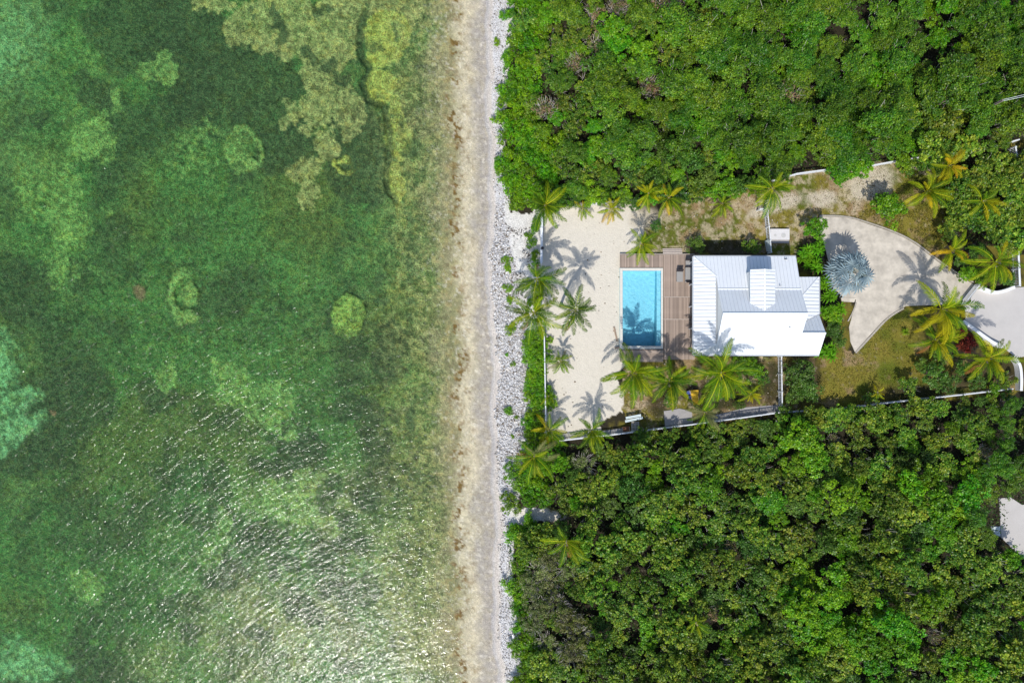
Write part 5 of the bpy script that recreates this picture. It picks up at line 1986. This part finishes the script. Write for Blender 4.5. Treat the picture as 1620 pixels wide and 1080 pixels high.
PAL = {  # leaflet colour, midrib colour
    'green': (lin(80, 118, 16), lin(170, 184, 30)),
    'deep': (lin(60, 96, 20), lin(140, 162, 32)),
    'lime': (lin(112, 138, 14), lin(196, 196, 40)),
    'yellow': (lin(150, 150, 16), lin(200, 196, 40)),
    'gold': (lin(178, 156, 22), lin(204, 184, 44)),
    'grey': (lin(104, 112, 66), lin(150, 146, 98)),
    'brown': (lin(128, 92, 46), lin(150, 112, 62)),
}
ELEV = [(74, 60), (58, 72), (42, 78), (26, 78), (10, 72), (-8, 62), (-26, 50)]
FR = {}
for ci, (cn, (lc_, rc_)) in enumerate(PAL.items()):
    for ei, (e0, dr_) in enumerate(ELEV):
        FR[(cn, ei)] = [mk_frond(e0, dr_, 3.5, lc_, rc_, ci * 100 + ei * 10 + q, hang=.5 + .12 * ei, bend=(-.5, .0, .55)[q]) for q in range(3)]


def palm(px, py, rpx, h, label, mix, base=(0, 0), n=18, low=5, name='coconut_palm', top=0):
    zb = gz(px + base[0], py + base[1])
    top_z = zb + h
    c = P(px, py, top_z)
    bpt = P(px + base[0], py + base[1], zb)
    Rm = rpx * MPP * (CAM_H - top_z) / CAM_H
    s = Rm / 3.05
    t = thing(name, label, 'palm tree', (bpt.x, bpt.y, zb))
    # trunk
    rr = random.Random(int(px * 7 + py))
    mb = MB()
    dx, dy = c.x - bpt.x, c.y - bpt.y
    m = max(5, int(h * 2.2))
    pts, rad = [], []
    for i in range(m + 1):
        f = i / m
        bow = f ** 1.7
        pts.append((bpt.x + dx * bow, bpt.y + dy * bow, zb - .1 + (h + .1) * f))
        rad.append((.17 - .07 * f + (.07 if i == 0 else 0)) * (1.06 if i % 2 else .96) * min(1.0, .6 + .08 * h) * (1 if i < m else .8))
    mb.tube(pts, rad, 8)
    mb.build('trunk', M_trunk, t)
    off = Vector((dx, dy, h))
    n += 4 + rr.choice((-3, -1, 0, 1, 3))
    lean, lamt = rr.uniform(0, 6.28), rr.uniform(.3, 1.5)
    for i in range(n):
        f = i / max(1, n - 1)
        ei = min(6, int(top + f ** .85 * (low + .99 - top)))
        az = i * 2.39996 + rr.uniform(-.22, .22)
        az += 0.38 * math.sin(-1.35 - az)          # the trade wind sweeps the crown one way
        if math.cos(az - 1.79) > .45:
            ei = max(0, ei - 2)
        ei = int(min(6, max(0, round(ei + lamt * math.cos(az - lean)))))
        if f > .3 and rr.random() < .10:
            continue
        cn = rr.choice(mix)
        if ei >= 5 and 'green' in mix and rr.random() < .25:
            cn = 'lime'
        if f > .9 and h > 3.5 and rr.random() < .4:
            cn, ei = 'brown', 6
        k = s * (1.0 if ei > 1 else .8) * rr.uniform(.72, 1.12)
        link('frond', rr.choice(FR[(cn, ei)]), t, off + Vector((math.cos(az) * .06, math.sin(az) * .06, -.02 * i * s)), (rr.uniform(-.25, .25), rr.uniform(-.08, .08), az), (k, k, k))
    return t


GREEN = ['green', 'green', 'deep', 'lime']
MIXY = ['lime', 'green', 'lime', 'yellow']
YEL = ['yellow', 'lime', 'lime', 'gold', 'lime', 'green']
palm(862, 325, 39, 4.2, 'palm over the end post of the broad white beach fence', ['green', 'lime', 'deep'], (-3, 10))
palm(850, 440, 43, 6.0, 'dark green palm beside the end of the broad beach fence, next to a twin', ['deep', 'green', 'green'], (6, 8), 20)
palm(845, 494, 46, 6.2, 'green palm at the head of the clipped hedge, next to a twin', ['deep', 'green', 'lime'], (8, -4), 20)
palm(911, 490, 40, 7.4, 'tall palm leaning out over the sand, its whole shadow on the sand', ['deep', 'deep', 'green'], (-24, -6), 18)
palm(888, 570, 23, 1.9, 'little palm standing alone on the sand by the hedge', ['green', 'lime', 'grey'], (0, 3), 13)
palm(868, 626, 16, 1.3, 'tiny palm at the cut end of the clipped hedge', ['green', 'lime'], (0, 2), 9)
palm(870, 680, 32, 2.6, 'bushy yellowish palm at the beach corner of the sand yard', ['lime', 'green', 'yellow'], (0, 4), 15)
palm(845, 722, 44, 4.0, 'broad palm leaning over the beach shrubs at the fence end', ['green', 'lime', 'grey', 'green'], (10, -2), 17)
palm(936, 680, 33, 3.2, 'upright narrow palm at the start of the long thin fence', GREEN, (2, 6), 12, low=4)
palm(922, 329, 19, 1.5, 'small yellow palm poking through the fence at the sand yard, nearer the beach', MIXY, (0, 0), 9)
palm(967, 331, 24, 1.7, 'small golden palm poking through the fence at the sand yard, nearer the deck', YEL, (0, -2), 10)
palm(1026, 306, 26, 2.4, 'yellow-green palm half hidden in dark shrubs above the sand yard', ['lime', 'yellow'], (0, 0), 11)
palm(1058, 313, 30, 2.6, 'yellow palm with broad fronds beside the dark shrubs and sandy lawn', YEL, (0, 0), 11)
palm(1014, 386, 34, 3.2, 'yellow-green palm overhanging the pool deck beside the steps', ['lime', 'lime', 'green'], (2, 6), 14, low=4)
palm(1143, 322, 22, 1.4, 'small yellow-green palm under the shrubs between deck steps and tank fence', MIXY, (0, -3), 8)
palm(1222, 298, 40, 4.0, 'spreading palm above the white fence end near the tank slab', ['lime', 'green', 'lime'], (-2, 10), 17)
palm(1003, 590, 51, 4.9, 'largest palm at the pool end of the deck, above the teal pot', ['green', 'lime', 'green'], (6, 8), 20)
palm(1059, 601, 41, 4.4, 'palm between the pool-end palm and the house palm', ['green', 'deep', 'lime'], (0, 8), 18)
palm(1141, 589, 55, 6.2, 'tallest palm beside the house, its shadow on the white roof', ['green', 'lime', 'green'], (0, 10), 22)
palm(1115, 652, 30, 2.6, 'greyish drooping palm at the long thin fence by the concrete pad', ['grey', 'deep', 'green'], (0, 4), 14)
palm(1188, 622, 20, 1.5, 'small yellow palm in the strip between house palm and short fence', ['yellow', 'lime'], (0, 0), 7)
palm(1467, 303, 40, 2.8, 'yellow palm with orange tips on the patchy lawn', YEL, (0, 2), 13)
palm(1502, 262, 32, 3.2, 'orange-tipped palm at the fence by the yellowish big-leaved trees', ['gold', 'lime', 'yellow'], (0, 2), 12)
palm(1556, 318, 32, 2.8, 'greenish yellow palm inside the roadside thicket', ['lime', 'yellow', 'green'], (0, 0), 11)
palm(1506, 396, 34, 2.6, 'short golden palm at the driveway bend below the thicket', ['yellow', 'gold', 'lime', 'lime'], (0, 3), 12)
palm(1576, 414, 42, 4.0, 'palm with yellow drooping fronds over the curved entrance wall', ['lime', 'yellow', 'green', 'lime', 'green'], (0, 6), 15)
palm(1492, 489, 53, 5.4, 'biggest lime-green palm where the driveway meets the gate', ['lime', 'green', 'green', 'lime', 'yellow'], (4, 8), 19)
palm(1480, 537, 41, 4.0, 'palm with yellow-green fronds between the biggest driveway palm and the lawn', ['lime', 'yellow', 'green', 'lime', 'green'], (4, 6), 15)
palm(1564, 566, 47, 5.0, 'big palm with yellow hanging fronds beside the white entrance wall', ['lime', 'yellow', 'lime', 'green', 'green'], (0, 6), 16)
palm(896, 856, 42, 4.4, 'lone palm sticking up from the tangled wood by the sandy path', ['green', 'lime', 'lime'], (2, 4), 10, low=4)
palm(1101, 984, 26, 3.8, 'small yellow-green palm lost deep inside the tangled wood', ['lime', 'green'], (0, 0), 7)
palm(1388, 620, 14, 1.6, 'tiny palm over the long thin fence by the olive lawn', ['lime', 'yellow'], (0, 4), 7)


# silver fan palm
def fan_mesh(seed, rad, drop):
    r = random.Random(seed)
    V, F, Cc = [], [], []
    seg = 13
    pet = 1.35 + .2 * (seed % 3)
    for i in range(4):
        s = i / 3
        for q in ((pet * s, .035, .1 * s), (pet * s, -.035, .1 * s), (pet * s, 0, .1 * s - .05)):
            V.append(q)
            Cc.append(lin(170, 180, 160))
    for i in range(3):
        for k in range(3):
            a, b = i * 3 + k, i * 3 + (k + 1) % 3
            F.append((a, b, b + 3, a + 3))
    o_ = Vector((pet, 0, .1))
    for j in range(seg):
        a = R(-132 + 264 * (j + .5) / seg)
        da = R(264 / seg) * .5
        ln = rad * (1 - .18 * abs(a) / R(132)) * r.uniform(.9, 1.08)
        k = r.uniform(.8, 1.15)
        def pt(ang, q, z):
            lx, cz_ = math.cos(ang) * q, z
            return (o_.x + lx * math.cos(drop) + cz_ * math.sin(drop), o_.y + math.sin(ang) * q, o_.z - lx * math.sin(drop) + cz_ * math.cos(drop))
        b = len(V)
        V += [tuple(o_), pt(a - da * .72, ln * .55, -.16), pt(a, ln * .55, .0), pt(a + da * .72, ln * .55, -.16), pt(a + r.uniform(-.03, .03), ln, -.22 - .2 * r.random())]
        cc = lin(158, 178, 184) * k
        Cc += [cc * .8, cc, cc * 1.05, cc, cc]
        F += [(b, b + 1, b + 2), (b, b + 2, b + 3), (b + 1, b + 4, b + 2), (b + 2, b + 4, b + 3)]
    me = bpy.data.meshes.new('fan_leaf')
    me.from_pydata(V, [], F)
    at = me.color_attributes.new('Col', 'FLOAT_COLOR', 'POINT')
    at.data.foreach_set('color', np.concatenate((np.array(Cc, dtype=np.float32).reshape(-1, 3), np.ones((len(Cc), 1), np.float32)), axis=1).ravel())
    me.materials.append(M_blueleaf)
    me.update()
    return me


fans_up = [fan_mesh(s, 1.2, R(56)) for s in range(3)]
fans = [fan_mesh(s, 1.3, R(14)) for s in range(4)]
c = P(1345, 430, 3.6)
t = thing('silver_fan_palm', 'silvery blue fan palm standing on the pale driveway', 'palm tree', (c.x, c.y, 0))
mb = MB()
mb.tube([(c.x, c.y, -.1), (c.x + .03, c.y, 1.2), (c.x, c.y, 2.5), (c.x, c.y, 3.6)], [.32, .25, .24, .14], 10)
mb.build('trunk', M_trunk, t)
for i in range(23):
    f = i / 22
    el = 70 - 84 * f ** .9
    az = i * 2.39996 + random.uniform(-.15, .15)
    k = random.uniform(.95, 1.15) * (.85 if f < .15 else 1.0)
    link('fan_leaf', random.choice(fans_up if f < .5 else fans), t, (0, 0, 3.6 - .5 * f), (random.uniform(-.5, .5), -R(el), az), (k, k, k))


# strap-leaved garden plants
def strap_mesh(seed, n, L, w, colr, e_hi=75, e_lo=10):
    r = random.Random(seed)
    V, F, Cc = [], [], []
    for i in range(n):
        az = i * 2.39996 + r.uniform(-.2, .2)
        e = R(e_hi + (e_lo - e_hi) * i / n)
        p = Vector((0, 0, 0))
        k = r.uniform(.75, 1.2)
        ll = L * r.uniform(.8, 1.15)
        b = len(V)
        side = Vector((-math.sin(az), math.cos(az), 0))
        for j in range(5):
            ww = w * (.5, 1.0, .9, .6, .03)[j]
            V.append(tuple(p + side * ww / 2))
            V.append(tuple(p - side * ww / 2))
            Cc += [np.array(colr) * k * (.8 + .1 * j)] * 2
            p = p + Vector((math.cos(az) * math.cos(e), math.sin(az) * math.cos(e), math.sin(e))) * ll / 4
            e -= R(26)
        for j in range(4):
            F.append((b + 2 * j, b + 2 * j + 1, b + 2 * j + 3, b + 2 * j + 2))
    me = bpy.data.meshes.new('leaf_rosette')
    me.from_pydata(V, [], F)
    at = me.color_attributes.new('Col', 'FLOAT_COLOR', 'POINT')
    at.data.foreach_set('color', np.concatenate((np.array(Cc, dtype=np.float32).reshape(-1, 3), np.ones((len(Cc), 1), np.float32)), axis=1).ravel())
    me.materials.append(M_palm)
    me.update()
    return me


st_green = [strap_mesh(s, 16, .85, .15, lin(88, 142, 20)) for s in range(3)]
st_red = [strap_mesh(10 + s, 16, .7, .14, lin(112, 44, 34)) for s in range(3)]
st_cyc = [strap_mesh(20, 30, .72, .09, lin(104, 140, 24), 80, 5)]


def strap_plant(px, py, nro, spread, label, meshes=st_green, h=1.2, name='strap_leaf_plant', k=1.0):
    c = P(px, py, h)
    t = thing(name, label, 'plant', (c.x, c.y, 0))
    for i in range(nro):
        a = i * 2.39996 + px
        q = spread * math.sqrt((i + .3) / nro)
        hh = h * random.uniform(.6, 1.15)
        ox, oy = math.cos(a) * q, math.sin(a) * q
        mb = MB()
        mb.tube([(c.x + ox * .4, c.y + oy * .4, -.05), (c.x + ox, c.y + oy, hh)], [.045, .03], 6)
        mb.build('stem', M_bark, t)
        s = random.uniform(.8, 1.1) * k
        link('leaf_rosette', random.choice(meshes), t, (ox, oy, hh), (random.uniform(-.2, .2), random.uniform(-.2, .2), random.uniform(0, 6.28)), (s, s, s))


strap_plant(1276, 402, 5, .7, 'clump of broad strap leaves at the house corner by the tank slab')
strap_plant(1288, 418, 6, .8, 'clump of broad strap leaves between house and silver palm')
strap_plant(1297, 392, 4, .6, 'shaded strap-leaf clump beside the leafy shrub near the driveway')
strap_plant(1303, 446, 5, .7, 'strap-leaf clump against the jutting white roof corner, by the silver palm')
strap_plant(1312, 468, 4, .6, 'strap-leaf clump beside the stepping slab')
strap_plant(1309, 492, 5, .6, 'strap-leaf clump at the porch roof, above the flower bed')
strap_plant(1329, 490, 3, .4, 'small strap-leaf clump beside the short curved kerb')
strap_plant(1311, 556, 6, .75, 'big strap-leaf clump at the lawn corner of the house')
strap_plant(1322, 508, 3, .4, 'small strap-leaf clump in the house-side flower bed')
strap_plant(1432, 525, 1, .0, 'small round cycad on the olive lawn', st_cyc, .35, 'cycad', 1.05)
for x, y, lab in ((1520, 528, 'dark red leafy plant behind the low entrance wall, under the biggest palm'), (1536, 540, 'dark red leafy plant behind the low entrance wall, beside the big yellow palm'), (1525, 548, 'dark red leafy plant at the lawn side of its red neighbours')):
    strap_plant(x, y, 5, .6, lab, st_red, .9, 'red_leaf_plant')
